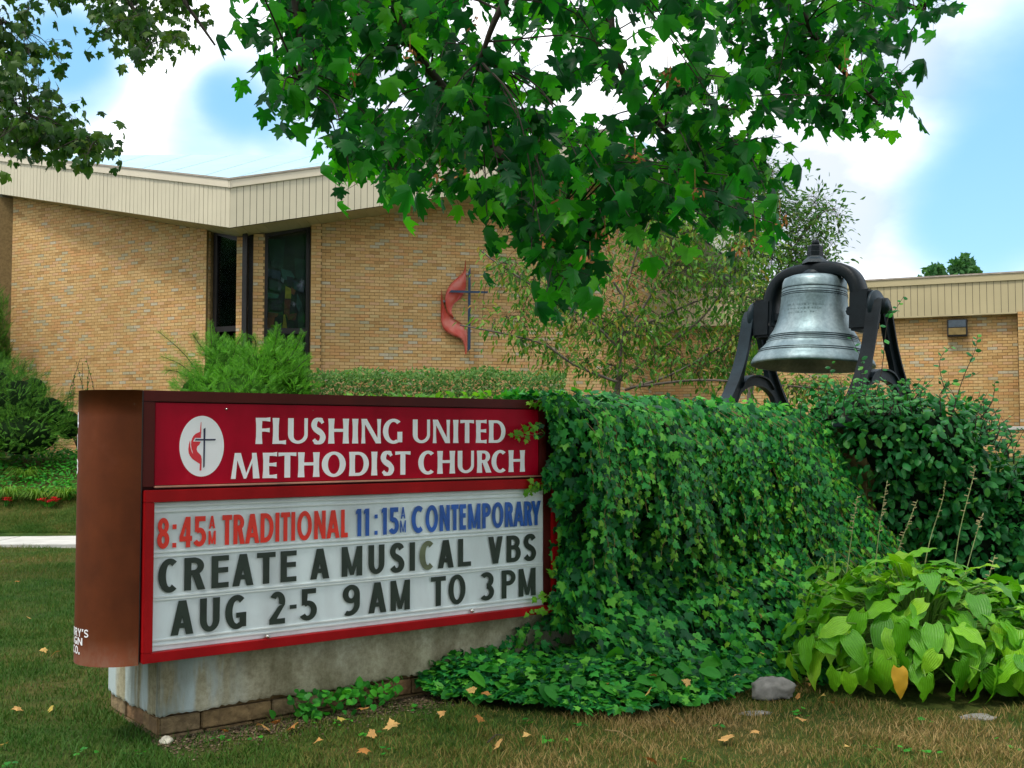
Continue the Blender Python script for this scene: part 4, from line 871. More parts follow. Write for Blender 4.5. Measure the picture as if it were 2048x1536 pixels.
L_crab = leafmat('crab_apple_leaf', [(0, (.04, .14, .02)), (.4, (.075, .21, .028)), (.7, (.15, .30, .04)), (.93, (.26, .28, .05)), (1, (.32, .20, .04))], .45, .35, .4)
L_pale = leafmat('hedge_leaf', [(0, (.07, .17, .045)), (.5, (.11, .24, .065)), (1, (.17, .30, .08))], .5, .3, .3)
L_bright = leafmat('bright_shrub_leaf', [(0, (.045, .19, .008)), (.5, (.075, .27, .010)), (1, (.13, .36, .016))], .45, .35, .35)
L_jun = leafmat('juniper_leaf', [(0, (.022, .09, .010)), (.5, (.045, .15, .013)), (1, (.10, .23, .018))], .6, .2, .2)
L_green2 = leafmat('airy_tree_leaf', [(0, (.04, .12, .03)), (.6, (.075, .18, .045)), (1, (.15, .22, .05))], .5, .35, .3)
L_far = leafmat('distant_leaf', [(0, (.03, .10, .035)), (1, (.08, .19, .06))], .6, .3, .2)
L_dead = leafmat('dry_fallen_leaf', [(0, (.38, .15, .04)), (.4, (.50, .25, .08)), (.7, (.60, .36, .14)), (1, (.46, .38, .07))], .7, .15, .2, (1.1, .9, .6))
M_bark = simple('grey_brown_bark', (.13, .105, .085), .9, var=.35, scale=14, bmp=.8, bscale=40)
M_twig = simple('dark_twig_bark', (.03, .022, .014), .85, var=.3, scale=14)
M_vine = simple('vine_stem', (.22, .16, .06), .8)
def zdown(n, s=.3): return np.tile([0, 0, -1.0], (n, 1)) + rng.normal(size=(n, 3)) * s
def near_sky(n): return rng.normal(size=(n, 3))
# ---- big maple overhead: limbs, drooping twigs, hanging leaves
def tree_from(name, label, trunk_pts, r0, limbs, clusters, tmpls, mat, lscale, nleaf, twig=.006, k=300, spread=.34, droop=.5, cat='tree', hang=.55):
    """limbs: list of polylines of world points; clusters: world points of twig ends. Every cluster gets a twig from the nearest limb point and leaves along it."""
    e = empty(name, trunk_pts[0], label, cat); mb = MB(); mb.tube(catmull(trunk_pts, 5), r0, r0 * .55, 12); mb.build('trunk', M_bark, e, True)
    allp = []
    for L in limbs:
        c = catmull(L, 5); MB().tube(c, .035 * (1 if r0 > .1 else .5), .010 * (1 if r0 > .1 else .8), 7).build('branch', M_twig if r0 > .1 else M_bark, e, True); allp += c
    A = np.array([tuple(p) for p in allp]); tw = MB(); pos = []; ax = []; nr = []; sc = []
    for c in clusters:
        c = np.array(c); d2 = ((A - c) ** 2).sum(1) + 3 * np.maximum(0, c[2] - A[:, 2]) ** 2; a = A[np.argmin(d2)]
        L = np.linalg.norm(c - a)
        mid = (a + c) / 2 + np.array([rng.normal() * .08 * L, rng.normal() * .08 * L, .16 * L])
        pts = catmull([Vector(a), Vector(mid), Vector(c)], 5); 
        if L < 3.2: tw.tube(pts, twig, twig * .4, 4, cap=False)
        m = int(rng.poisson(nleaf)) + 2; tdir = np.array(tuple((pts[-1] - pts[-4]).normalized()))
        for j in range(m):
            f = rng.random() ** .8 if j else 1.0; seg = np.array(tuple(pts[int((len(pts) - 1) * (1 - .55 * min(1, .9 / max(L, .3)) * (1 - f)))]))
            o = rng.normal(size=3) * spread * np.array([1, 1, .75]); st = seg + o * (.35 + .4 * rng.random()); side = unit(o[None])[0]
            pos.append(st); ax.append(side * (1 - hang) * .9 + np.array([0, 0, -hang - .15]) + tdir * .15 + rng.normal(size=3) * .16)
            nr.append(np.array([side[0], side[1], .55]) + rng.normal(size=3) * .45); sc.append(lscale * (.62 + .6 * rng.random()))
            if L < 3.2 and np.linalg.norm(o) < spread * 2: tw.tube([Vector(seg), Vector((seg + st) / 2 + np.array([0, 0, .02])), Vector(st)], twig * .3, twig * .2, 3, cap=False)
    t_ = tw.build('twigs', M_twig, e); t_['kind'] = 'stuff'
    scatter(e, 'leaf', 'foliage', tmpls, np.array(pos), np.array(ax), np.array(nr), np.array(sc), mat, k)
    return e
def in_polys(polys, n, ymul=1):
    o = []
    for poly, w in polys:
        xs_, ys_ = zip(*poly); A = 0
        for i in range(len(poly)): A += poly[i - 1][0] * poly[i][1] - poly[i][0] * poly[i - 1][1]
        m = int(n * w * abs(A) / 2 / 1e5); k = 0; g = 0
        while k < m and g < 40000:
            g += 1; x = rng.uniform(min(xs_), max(xs_)); y = rng.uniform(min(ys_), max(ys_))
            if inpoly(x, y, poly): o.append((x, y)); k += 1
    return o
big = [([(470, -40), (520, 70), (510, 190), (575, 225), (690, 250), (735, 130), (850, 60), (900, -40)], 1.0),
       ([(1070, 540), (1090, 625), (1160, 615), (1180, 540)], 3.0), ([(690, 300), (680, 400), (740, 440), (850, 450), (880, 410), (780, 330)], 1.6), ([(500, 120), (520, 200), (600, 240), (690, 260), (700, 200), (600, 120)], 1.3), ([(1750, 20), (1790, 130), (1880, 140), (1890, 20)], 1.2), ([(1740, 190), (1760, 260), (1840, 250), (1830, 210)], 1.6),
       ([(720, 60), (760, 200), (830, 300), (960, 330), (1010, 440), (1130, 560), (1240, 520), (1400, 540), (1520, 440), (1560, 380), (1640, 260), (1690, 200), (1700, 60), (1500, -40), (900, -40)], .72),
       ([(700, 330), (740, 420), (800, 440), (850, 400), (930, 400), (960, 330), (830, 290)], .75),
       ([(960, 400), (970, 490), (1080, 560), (1110, 600), (1150, 590), (1180, 480), (1240, 520), (1290, 470)], 1.6),
       ([(1250, 400), (1400, 520), (1550, 500), (1560, 380), (1450, 300)], 1.3),
       ([(1500, -40), (1620, 170), (1700, 260), (1830, 250), (1760, 120), (1860, 100), (1850, -40)], .8),
       ([(1600, 240), (1680, 320), (1700, 290), (1790, 245), (1700, 200)], .8)]
LS_ = [P(700, -900, 5.5), P(720, -300, 5.6), P(800, 40, 5.7), P(900, 190, 5.8), P(990, 300, 5.9), P(1040, 370, 6.0)]
LS2 = [P(1400, -1000, 6.0), P(1350, -400, 6.0), P(1230, -60, 6.0), P(1240, 130, 6.0), P(1330, 260, 6.1), P(1440, 350, 6.3)]
LS3 = [P(1400, -1000, 6.0), P(1450, -500, 6.2), P(1560, -80, 6.3), P(1650, 100, 6.5), P(1760, 210, 6.6)]
LS4 = [P(700, -900, 5.5), P(640, -400, 5.3), P(590, -80, 5.2), P(600, 80, 5.2), P(600, 160, 5.2)]
LS5 = [P(1400, -1000, 6.0), P(1250, -500, 5.0), P(1100, -150, 4.9), P(1000, 20, 4.9), P(960, 120, 5.0)]
LS6 = [P(990, 300, 5.9), P(1100, 400, 5.9), P(1180, 470, 6.0), P(1150, 560, 6.0)]
LS7 = [P(1400, -1000, 6.0), P(1650, -600, 6.2), P(1820, -200, 6.6), P(1850, 20, 6.8)]
cl = [tuple(P(x, y - 34, 4.9 + 2.0 * rng.random() + (.7 if x > 1550 else 0))) for x, y in in_polys(big, 50)]
over = [([(-300, -1300), (-200, -60), (2000, -60), (2200, -1300)], .13)]
cl += [tuple(P(x, y, 3.8 + 3.6 * rng.random())) for x, y in in_polys(over, 36)]
trunk = [Vector((7.4, 3.6, 0)), Vector((7.3, 3.9, 1.6)), Vector((6.6, 4.4, 3.4)), Vector((5.0, 5.0, 5.2)), P(1400, -1000, 6.0)]
for _ in range(60): cl.append((rng.uniform(-5.5, 7), rng.uniform(.8, 7.5), rng.uniform(5.4, 6.9)))
tree_from('maple_tree', 'large dark green maple whose leafy branches hang over the sign and bell from above', trunk, .22,
          [[trunk[-1], P(1000, -950, 5.8), P(700, -900, 5.5)], LS_, LS2, LS3, LS4, LS5, LS6, LS7, [trunk[3], Vector((3, 3, 5.6)), Vector((0, 2.5, 5.9)), Vector((-3, 3, 6.0))]], cl, [MAPLE, MAPLE2, MAPLE3, MAPLE3, MAPLE4], L_maple, .098, 8, twig=.006, spread=.18, hang=.8)
# hanging bunches of winged seeds
mt = [o for o in bpy.data.objects if o.name == 'maple_tree'][0]; M_seed = simple('dry_winged_seed', (.30, .12, .03), .8, var=.4)
for px, py in ((950, 48), (1340, 160), (1335, 150), (1270, 305), (1180, 525), (1210, 470), (1090, 480), (930, 345), (820, 110), (1510, 470), (1480, 495), (1390, 380), (1690, 130), (1240, 560), (880, 355), (1560, 440), (700, 150), (1120, 400)):
    c = P(px, py, 5.1); mb = MB()
    for _ in range(9):
        q = c + Vector(rng.normal(size=3)) * .022; d_ = Vector(rng.normal(size=3)).normalized() * .028 - UP * .012; w_ = d_.cross(Vector((.3, 1, .2))).normalized() * .006; mb.add([q, q + d_ * .5 + w_, q + d_, q + d_ * .5 - w_], [(0, 1, 2, 3)])
    mb.tube([c + UP * .10, c], .0015, n=3); mb.build('seed_cluster', M_seed, mt)['kind'] = 'stuff'
# ---- maple at the left edge (farther, finer leaves)
lp = [([(-60, -30), (120, 0), (60, 90), (40, 130), (110, 150), (150, 260), (230, 310), (190, 350), (60, 330), (-60, 320)], 1.0),
      ([(130, -30), (180, 40), (200, 90), (240, 110), (290, 160), (330, 140), (400, 90), (430, 60), (410, -30)], .95), ([(150, 230), (190, 240), (245, 310), (200, 330), (150, 340)], .9), ([(60, 120), (150, 130), (130, 230), (40, 200)], .8),
      ([(-500, -600), (-500, 300), (-60, 330), (-60, -30), (500, -30), (500, -600)], .35)]
cl = [tuple(P(x, y - 12, 9.0 + 2.5 * rng.random())) for x, y in in_polys(lp, 100)]
tk = [Vector((-9.5, 11.5, 0)), Vector((-9.4, 11.4, 2)), Vector((-8.6, 11.0, 4.4)), Vector((-7.4, 10.8, 6.4))]
tree_from('maple_tree', 'finer leaved green maple reaching in from the left edge over the flat eave', tk, .24,
          [[tk[2], P(-300, 150, 10.5), P(-60, 180, 10.2), P(60, 230, 10.0), P(200, 300, 9.8)], [tk[3], P(-200, -300, 10.5), P(60, -150, 10.3), P(240, -20, 10.2), P(300, 90, 10.0)], [P(60, -150, 10.3), P(300, -80, 10.3), P(380, 20, 10.2), P(430, 90, 10.1)], [tk[3], P(-300, -200, 10.8), P(-60, 0, 10.5), P(40, 60, 10.4)]], cl, [MAPLE, MAPLE2], L_maple_l, .095, 12, twig=.006, spread=.20, k=300)
# ---- crab apple between bell and church
def limb(pts, Y): return [P(x, y, Y + (pts.index((x, y)) * dy if (dy := 0) else 0)) for x, y in pts]
tc_ = P(1230, 860, 13.6)
cl = []
cp = [([(1000, 500), (1010, 620), (1040, 690), (1080, 740), (1200, 760), (1450, 790), (1540, 780), (1560, 600), (1560, 480), (1450, 430), (1300, 430), (1150, 520), (1050, 560), (1000, 510)], 1.0), ([(930, 648), (1030, 640), (1080, 720), (990, 690)], .35), ([(1560, 750), (1700, 770), (1700, 800), (1540, 800)], 1.2), ([(975, 500), (1020, 540), (1010, 640), (985, 600)], .6)]
cl = [tuple(P(x, y, 12.6 + 2.4 * rng.random())) for x, y in in_polys(cp, 205)]
tree_from('crab_apple_tree', 'open branched crab apple with small yellowing leaves in front of the church wall', [P(1232, 1131, 13.6), tc_, P(1238, 740, 13.6)], .06,
          [limb([(1238, 760), (1246, 650), (1250, 590), (1275, 500), (1300, 440)], 13.5), limb([(1244, 680), (1290, 610), (1325, 545), (1350, 480)], 13.8), limb([(1240, 700), (1190, 650), (1110, 600), (1000, 530), (960, 500)], 13.2), limb([(1236, 765), (1150, 730), (1090, 690), (1020, 670), (920, 650)], 13.0),
           limb([(1236, 765), (1320, 700), (1400, 640), (1460, 560), (1500, 500)], 13.9), limb([(1250, 780), (1340, 750), (1430, 700), (1520, 640)], 13.4), limb([(1250, 600), (1210, 540), (1170, 500)], 13.6), limb([(1260, 775), (1400, 760), (1550, 770), (1690, 780)], 13.0), limb([(1245, 660), (1310, 640), (1400, 600), (1480, 590)], 14.2)], cl, [SLIM], L_crab, .092, 20, twig=.005, spread=.24, k=300, hang=.35)
cp2 = [([(1480, 360), (1530, 330), (1590, 370), (1660, 400), (1690, 450), (1650, 560), (1600, 600), (1480, 600), (1440, 500)], 1.0), ([(1600, 500), (1660, 520), (1640, 580), (1590, 600)], .8), ([(1480, 600), (1560, 600), (1540, 780), (1470, 780)], .8)]
cl = [tuple(P(x, y, 16.6 + 2.4 * rng.random())) for x, y in in_polys(cp2, 330)]
tree_from('crab_apple_tree', 'taller feathery green tree rising behind the bell yoke', [P(1500, 1050, 17.6), P(1500, 800, 17.6), P(1505, 700, 17.6)], .07,
          [limb([(1505, 720), (1515, 600), (1530, 480), (1525, 350)], 17.6), limb([(1510, 640), (1570, 520), (1640, 430), (1670, 420)], 17.8), limb([(1508, 660), (1480, 560), (1470, 470)], 17.2), limb([(1515, 620), (1600, 560), (1650, 520)], 17)], cl, [SLIM], L_green2, .10, 26, twig=.005, spread=.30, k=150, hang=.0)
# ---- generic shrub made of leafy stems
def shrub(name, label, base, tips, tmpl, mat, ls, step, cat='shrub', k=0, bend=.25, stem_r=.006, sub=0, up=.3, one='leaf', many='foliage', upw=.25, width=.0, mstem=None):
    e = empty(name, base, label, cat); st = MB(); pos = []; ax = []; nr = []; sc = []
    for tp in tips:
        b = Vector(base) if not isinstance(tp, tuple) or not isinstance(tp[0], Vector) else tp[0]; q = tp[1] if isinstance(tp, tuple) and isinstance(tp[0], Vector) else Vector(tp)
        L = (q - b).length; mid = b.lerp(q, .5) + Vector((0, 0, bend * L)) + Vector(rng.normal(size=3)) * .06 * L
        c = catmull([b, mid, q], 6); st.tube(c, stem_r, stem_r * .3, 4, cap=False)
        n = max(3, int(L / step))
        for i in range(n):
            f = .15 + .85 * (i + rng.random()) / n; g = f * (len(c) - 1); j = min(int(g), len(c) - 2); pnt = c[j].lerp(c[j + 1], g - j); tg = (c[j + 1] - c[j]).normalized()
            a = np.array(tuple(tg)); s = rng.normal(size=3); s -= a * s.dot(a); s = unit(s[None])[0]
            pos.append(np.array(tuple(pnt)) + s * width * rng.random()); ax.append(a * .8 + s * .9 + np.array([0, 0, up])); nr.append(np.array([0, 0, 1.]) * .7 + s * .2 + rng.normal(size=3) * upw + np.array([0, -.35, 0])); sc.append(ls * (.7 + .6 * rng.random()) * (1.15 - .45 * f))
    s_ = st.build('stems', mstem or M_twig, e); s_['kind'] = 'stuff'
    scatter(e, one, many, tmpl if isinstance(tmpl, list) else [tmpl], np.array(pos), np.array(ax), np.array(nr), np.array(sc), mat, k); return e
def bush(name, label, base, masses, tmpl, mat, ls, dens, k=200, cat='shrub', up=.5, one='spray', dark=(.012, .03, .008), inner=.72, arms=(), dY=0):
    masses = [(a, b_, c_, d_, e_ + dY) for a, b_, c_, d_, e_ in masses]; arms = [[(a, b_, c_ + dY) for a, b_, c_ in q] for q in arms]
    e = empty(name, base, label, cat); pos = []; ax = []; nr = []; sc = []; dk = MB()
    for (cx, cy, rx, ry, Y) in masses:
        c = P(cx, cy, Y); RX, RZ = rx * Y / FPX, ry * Y / FPX; RD = (RX + RZ) * .5
        for _ in range(int(rx * ry * dens)):
            u = unit(rng.normal(size=3)[None])[0]
            if u[1] > .45 or u[2] < -.75: continue
            w_ = 1 + .14 * math.sin(u[0] * 7 + cx) + .10 * math.sin(u[2] * 9 + cy); q = np.array(tuple(c)) + u * np.array([RX, RD, RZ]) * w_ * (1 - .4 * rng.random() ** 1.6)
            pos.append(q); ax.append(u * [1, .7, .7] + np.array([0, 0, up]) + rng.normal(size=3) * .35); nr.append(np.array([0, -.5, .8]) + u * .4 + rng.normal(size=3) * .45); sc.append(ls * (.6 + .7 * rng.random()))
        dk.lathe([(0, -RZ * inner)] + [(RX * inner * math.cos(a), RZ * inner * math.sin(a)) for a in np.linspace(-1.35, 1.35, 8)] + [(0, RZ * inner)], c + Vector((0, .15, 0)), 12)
    st = MB()
    for arm in arms:
        c = catmull([P(x, y, Y) for x, y, Y in arm], 6); st.tube(c, .010, .004, 5, cap=False); n = len(c)
        for i in range(n * 3):
            g = (.1 + .9 * i / (n * 3)) * (n - 1); j = min(int(g), n - 2); q = c[j].lerp(c[j + 1], g - j); tg = np.array(tuple((c[j + 1] - c[j]).normalized())); sd = 1 if i % 2 else -1
            pos.append(np.array(tuple(q))); ax.append(tg * .8 + np.cross(tg, [0, -1, .3]) * sd * .8 + rng.normal(size=3) * .15 + [0, 0, .2]); nr.append(np.array([0, -.6, .8]) + rng.normal(size=3) * .3); sc.append(ls * 1.0 * (1.15 - .5 * i / (n * 3)))
    if arms: st.build('stems', M_twig, e)
    dk.build('shade_core', simple(name + '_shade', dark, 1, var=.5, scale=20, bmp=.8, spec=.1), e, True)  # solid dark core, the shade inside the foliage put into its colour
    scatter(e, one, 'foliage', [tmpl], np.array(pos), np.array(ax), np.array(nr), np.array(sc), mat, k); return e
# bright feathery shrub under the windows
bush('feathery_shrub', 'bright green arching shrub in front of the two tall church windows', P(480, 926, 20.3),
     [(400, 790, 60, 55, 18.2), (440, 745, 50, 60, 18.5), (470, 720, 40, 45, 18.9), (520, 750, 60, 60, 18.4), (570, 735, 45, 50, 18.6), (480, 800, 90, 70, 18.0), (590, 780, 40, 50, 18.4), (430, 700, 22, 35, 18.8), (555, 695, 26, 30, 18.8)], FROND, L_bright, .15, .16,
     arms=[[(420, 780, 18.4), (370, 710, 18.3), (316, 662, 18.3)], [(420, 790, 18.2), (370, 735, 18.1), (322, 712, 18.1)], [(430, 760, 18.5), (424, 700, 18.5), (420, 642, 18.5)], [(460, 740, 18.5), (470, 700, 18.5), (485, 668, 18.5)], [(530, 730, 18.5), (550, 690, 18.5), (556, 650, 18.5)], [(560, 740, 18.4), (590, 700, 18.3), (606, 664, 18.3)], [(570, 760, 18.3), (600, 730, 18.2), (622, 712, 18.2)], [(500, 730, 18.5), (512, 690, 18.5), (505, 672, 18.5)], [(410, 770, 18.3), (360, 745, 18.2), (330, 740, 18.2)], [(440, 740, 18.5), (400, 690, 18.5), (385, 668, 18.5)]], dark=(.02, .07, .005), dY=1.7)
bush('juniper_bush', 'dark green juniper bush at the left edge against the brick wall', P(20, 930, 20.3),
     [(-40, 800, 90, 90, 16.9), (30, 810, 70, 70, 16.7), (90, 830, 50, 50, 16.8), (130, 850, 35, 40, 17.0), (40, 870, 90, 55, 16.4), (-60, 880, 80, 60, 16.4), (0, 765, 40, 35, 17.2), (60, 780, 35, 35, 17.1)], FROND2, L_jun, .17, .13, up=.35,
     arms=[[(20, 800, 16.9), (40, 755, 16.9), (52, 722, 16.9)], [(100, 830, 16.9), (130, 800, 16.9), (150, 786, 16.9)]], dark=(.006, .018, .004), dY=3.4)
b0 = P(-10, 900, 24.0)
bt = [P(x, y, 23.6 + rng.random() * 1.5) for x, y in in_polys([([(-160, 540), (0, 550), (14, 600), (14, 800), (-160, 800)], 1)], 420)]
shrub('evergreen_tree', 'dark evergreen seen through the gap at the far left end of the church', b0, [Vector(t_) for t_ in bt], [FROND2], L_jun, .3, .07, bend=.02, k=0, one='spray', cat='tree')
# small bare stemmed plant against the wall
b0 = P(165, 925, 21)
shrub('seedling_tree', 'thin dark stemmed plant with few leaves just behind the top left of the sign', b0, [P(x, y, 21) for x, y in ((152, 722), (160, 718), (172, 716), (150, 745), (178, 735), (148, 760), (165, 725), (180, 755))], [OVAL], L_jun, .055, .10, bend=.05, cat='plant', k=30, stem_r=.011)
# clipped hedge below the cross
hp = []; pos = []
for x, y in in_polys([([(588, 748), (640, 740), (800, 742), (1000, 738), (1130, 748), (1130, 905), (588, 905)], 1)], 17000): hp.append(tuple(P(x, y + 5 * math.sin(x * .05), 20.6 + .7 * rng.random())))
for x, y in in_polys([([(588, 745), (1130, 745), (1130, 762), (588, 762)], 1)], 14000): hp.append(tuple(P(x, y - 3 * rng.random() + 4 * math.sin(x * .031), 20.6 + 1.5 * rng.random())))
hp = np.array(hp); n = len(hp); he = empty('hedge', P(860, 918, 21.2), 'pale green fine leaved hedge along the foot of the church wall', 'hedge')
MB().add([P(600, 800, 21.1), P(1120, 800, 21.1), P(1120, 800, 22.0), P(600, 800, 22.0), P(600, 925, 21.1), P(1120, 925, 21.1), P(1120, 925, 22.0), P(600, 925, 22.0)], [(0, 1, 2, 3), (4, 5, 6, 7), (0, 1, 5, 4), (2, 3, 7, 6), (0, 3, 7, 4), (1, 2, 6, 5)]).build('shade_core', simple('hedge_shade', (.02, .035, .012), .9), he)  # dark box whose colour stands in for the shade within the hedge
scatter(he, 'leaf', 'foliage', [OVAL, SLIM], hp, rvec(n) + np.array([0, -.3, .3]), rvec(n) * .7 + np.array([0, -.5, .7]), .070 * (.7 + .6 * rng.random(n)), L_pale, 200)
# trees beyond the wing roof
def far_tree(cx, w, y0, y1, label):
    e = empty('distant_tree', Vector(P(cx, 900, 48)) * 1.0, label, 'tree', 'tree tops beyond the flat roof'); MB().tube([P(cx, 900, 48), P(cx, y1, 48)], .25, .12, 8).build('trunk', M_bark, e)
    q = []
    while len(q) < 900:
        u, v_ = rng.uniform(-1, 1), rng.random()
        if abs(u) < math.sqrt(max(0, 1 - v_ ** 2)) * (.75 + .3 * math.sin(u * 9 + v_ * 7)): q.append(tuple(P(cx + u * w, y1 - v_ * (y1 - y0), 47.5 + 2 * rng.random())))
    q = np.array(q); scatter(e, 'leaf', 'crown', [OVAL, MAPLE], q, rvec(len(q)), rvec(len(q)) + np.array([0, -.4, .6]), .24 * (.6 + .7 * rng.random(len(q))), L_far, 0)
far_tree(1870, 36, 528, 585, 'lower rounded tree top showing above the tan flat roof')
far_tree(1928, 52, 512, 585, 'taller ragged tree top showing above the tan flat roof at the right')
# ------------------------------------------------------------------ ivy
prA = [(-.55, 1.80), (-.25, 1.86), (-.02, 1.87), (.12, 1.78), (.20, 1.55), (.20, 1.25), (.13, .95), (.10, .70), (.16, .45), (.42, .30), (.72, .14), (1.0, .03)]
prB = [(-.55, 1.76), (-.25, 1.84), (.02, 1.87), (.22, 1.74), (.38, 1.50), (.40, 1.22), (.24, .98), (.12, .78), (.28, .62), (.58, .46), (.90, .20), (1.15, .03)]
prC = [(-.55, 1.72), (-.25, 1.78), (.0, 1.83), (.24, 1.68), (.40, 1.40), (.52, 1.12), (.60, .92), (.72, .76), (.90, .58), (1.08, .40), (1.25, .18), (1.35, .03)]
def ivy_pt(s, v_):
    """point on the hanging mass: s along the wall, v 0..1 from the back of the wall top down to the lawn"""
    f = np.clip((s - 2.72) / (5.25 - 2.72), 0, 1); a = np.array(prA); b = np.array(prB); c = np.array(prC)
    p = a + (b - a) * (f * 2) if f < .5 else b + (c - b) * (f * 2 - 1); g = v_ * (len(p) - 1); j = min(int(g), len(p) - 2); q = p[j] + (p[j + 1] - p[j]) * (g - j)
    bul = .06 * math.sin(s * 4.1 + v_ * 3) + .05 * math.sin(s * 7.7 + 3 * math.sin(v_ * 5.5)) * math.sin(v_ * 8 + s * 2.3) + .02 * math.sin(s * 19 + v_ * 7) - .26 * math.exp(-((s - 4.15) / .30) ** 2 - ((v_ - .56) / .09) ** 2) - .15 * math.exp(-((s - 3.3) / .25) ** 2 - ((v_ - .62) / .08) ** 2); return q[0] + bul * (1 if v_ > .25 else .3), q[1]
ivy = empty('ivy', sp(4, 0, 0), 'thick dark green ivy spilling over the wall beside the sign down to the lawn', 'ivy')
# woody body under the leaves, the shade between them put into its dark colour
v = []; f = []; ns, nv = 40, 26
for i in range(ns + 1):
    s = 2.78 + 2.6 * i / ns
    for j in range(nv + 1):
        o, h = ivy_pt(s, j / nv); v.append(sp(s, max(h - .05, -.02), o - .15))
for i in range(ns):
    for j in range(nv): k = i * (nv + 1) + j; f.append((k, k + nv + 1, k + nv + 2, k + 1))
part('shaded_stem_mat', v, f, simple('shaded_ivy_stems', (.012, .025, .010), 1, var=.5, scale=30, bmp=1, spec=.1), ivy, True)
pos = []; ax = []; nr = []; sc = []; tp = []; ta = []; tn = []; ts = []
def ivy_n(s, v_):
    o0, h0 = ivy_pt(s, max(0, v_ - .02)); o1, h1 = ivy_pt(s, min(1, v_ + .02)); d = np.array([o1 - o0, h1 - h0]); d = d / max(1e-6, np.linalg.norm(d)); return d
def W3(s, o, h): return np.array(tuple(sp(s, h, o)))
SDn, SNn = np.array(tuple(SD)), np.array(tuple(SN))
for _ in range(10500):
    s = rng.uniform(2.74, 5.42); v_ = rng.random() ** .85 * .99 + .01
    o, h = ivy_pt(s, v_); d = ivy_n(s, v_); nrm = SNn * (-d[1]) + np.array([0, 0, d[0]]); dep = rng.random() ** 1.3 * .17 - .03 * (rng.random() < .3)
    p = W3(s, o, h) + nrm * (.03 - dep); dn = SNn * d[0] + np.array([0, 0, d[1]]) 
    pos.append(p); ax.append(dn * .9 + np.array([0, 0, -.35]) + rng.normal(size=3) * .38 + SDn * rng.normal() * .2); nr.append(nrm * 1.0 + np.array([0, 0, .35]) + rng.normal(size=3) * .42); sc.append(.072 * (.5 + .8 * rng.random()))
# hanging runners with pale tips
run = MB()
def runner(s, v0, ln, drift, out_=.10, tipn=5):
    pts_ = []; n = max(4, int(ln / .035)); o, h = ivy_pt(s, v0)
    for i in range(n):
        g = i / (n - 1); ss = s + drift * g * ln; oo = o + out_ * math.sin(g * 1.9) + .02 * math.sin(i); hh = h - ln * g
        oi = None
        for vv in np.linspace(v0, 1, 26):
            a, b = ivy_pt(ss, vv)
            if b <= hh: oi = a; break
        oo = max(oo, (oi if oi is not None else o) + .03); pts_.append(W3(ss, oo, max(hh, .05)))
    run.tube([Vector(p) for p in pts_], .0028, .0016, 3, cap=False)
    for i, p in enumerate(pts_):
        tip = i > n - tipn; L = (tp, ta, tn, ts) if tip and rng.random() < .75 else (pos, ax, nr, sc)
        for _ in range(2 if not tip else 1):
            L[0].append(p + rng.normal(size=3) * .012); L[1].append(np.array([0, 0, -.8]) + SDn * rng.choice([-1, 1]) * .8 + SNn * .3 + rng.normal(size=3) * .2); L[2].append(SNn * .9 + np.array([0, 0, .45]) + rng.normal(size=3) * .3); L[3].append((.052 if not tip else .043) * (.75 + .5 * rng.random()))
for _ in range(150): runner(rng.uniform(2.85, 5.35), rng.uniform(.2, .42), rng.uniform(.3, .95), rng.uniform(-.1, .35))
for _ in range(60): runner(rng.uniform(4.1, 5.4), rng.uniform(.25, .5), rng.uniform(.4, .9), rng.uniform(.1, .45))
# shoots creeping over the sign's right edge
for px, py, dx, n in ((1075, 848, -48, 7), (1080, 868, -60, 8), (1082, 970, -40, 6), (1110, 968, -60, 8), (1118, 1185, -50, 8), (1105, 1140, -14, 6), (1112, 1215, -60, 7), (1112, 1000, 6, 12), (1095, 790, -40, 7), (1108, 1110, 0, 8)):
    s0 = SH(px, py)[0]; h0 = SH(px, py)[1]; pp = []
    for i in range(n):
        g = i / max(1, n - 1); s_, h_ = SH(px + dx * g, py + (10 + 8 * math.sin(px)) * g * g); pp.append(W3(s_, .045 + .02 * math.sin(g * 3), h_ + rng.normal() * .006))
    run.tube([Vector(p) for p in pp], .002, .0012, 3, cap=False)
    for i, p in enumerate(pp):
        L = (tp, ta, tn, ts) if i > n * .4 else (pos, ax, nr, sc)
        for _ in range(2): L[0].append(p + rng.normal(size=3) * .012); L[1].append(np.array([0, 0, -.5]) - SDn * .4 + rng.normal(size=3) * .5); L[2].append(SNn + np.array([0, 0, .4]) + rng.normal(size=3) * .25); L[3].append(.042 * (.7 + .5 * rng.random()))
# leafy overlap along the sign's right border
for _ in range(700):
    h_ = rng.uniform(.35, 1.86); lim = 2.66 + .10 * (h_ < 1.3) + .05 * math.sin(h_ * 9) + .02 * math.sin(h_ * 31)
    s_ = lim + abs(rng.normal()) * .09; pos.append(W3(s_, .05 + .07 * rng.random(), h_)); ax.append(np.array([0, 0, -.9]) - SDn * .2 + rng.normal(size=3) * .4); nr.append(SNn + np.array([0, 0, .4]) + rng.normal(size=3) * .4); sc.append(.06 * (.6 + .8 * rng.random()))
for _ in range(260):     # crest over the top of the cabinet
    s_ = 2.55 + rng.random() * .4; pos.append(W3(s_, -.45 + .5 * rng.random(), 1.84 + .05 * rng.random())); ax.append(rng.normal(size=3) * .6 + SNn * .7); nr.append(np.array([0, 0, 1.]) + rng.normal(size=3) * .4); sc.append(.06 * (.6 + .8 * rng.random()))
for _ in range(120):
    s_ = 1.5 + rng.random() * 1.2; tp.append(W3(s_, -.47 - .2 * rng.random(), 1.83 + .05 * rng.random() * (s_ - 1.0))); ta.append(rng.normal(size=3)); tn.append(np.array([0, 0, 1.]) + rng.normal(size=3) * .5); ts.append(.05)
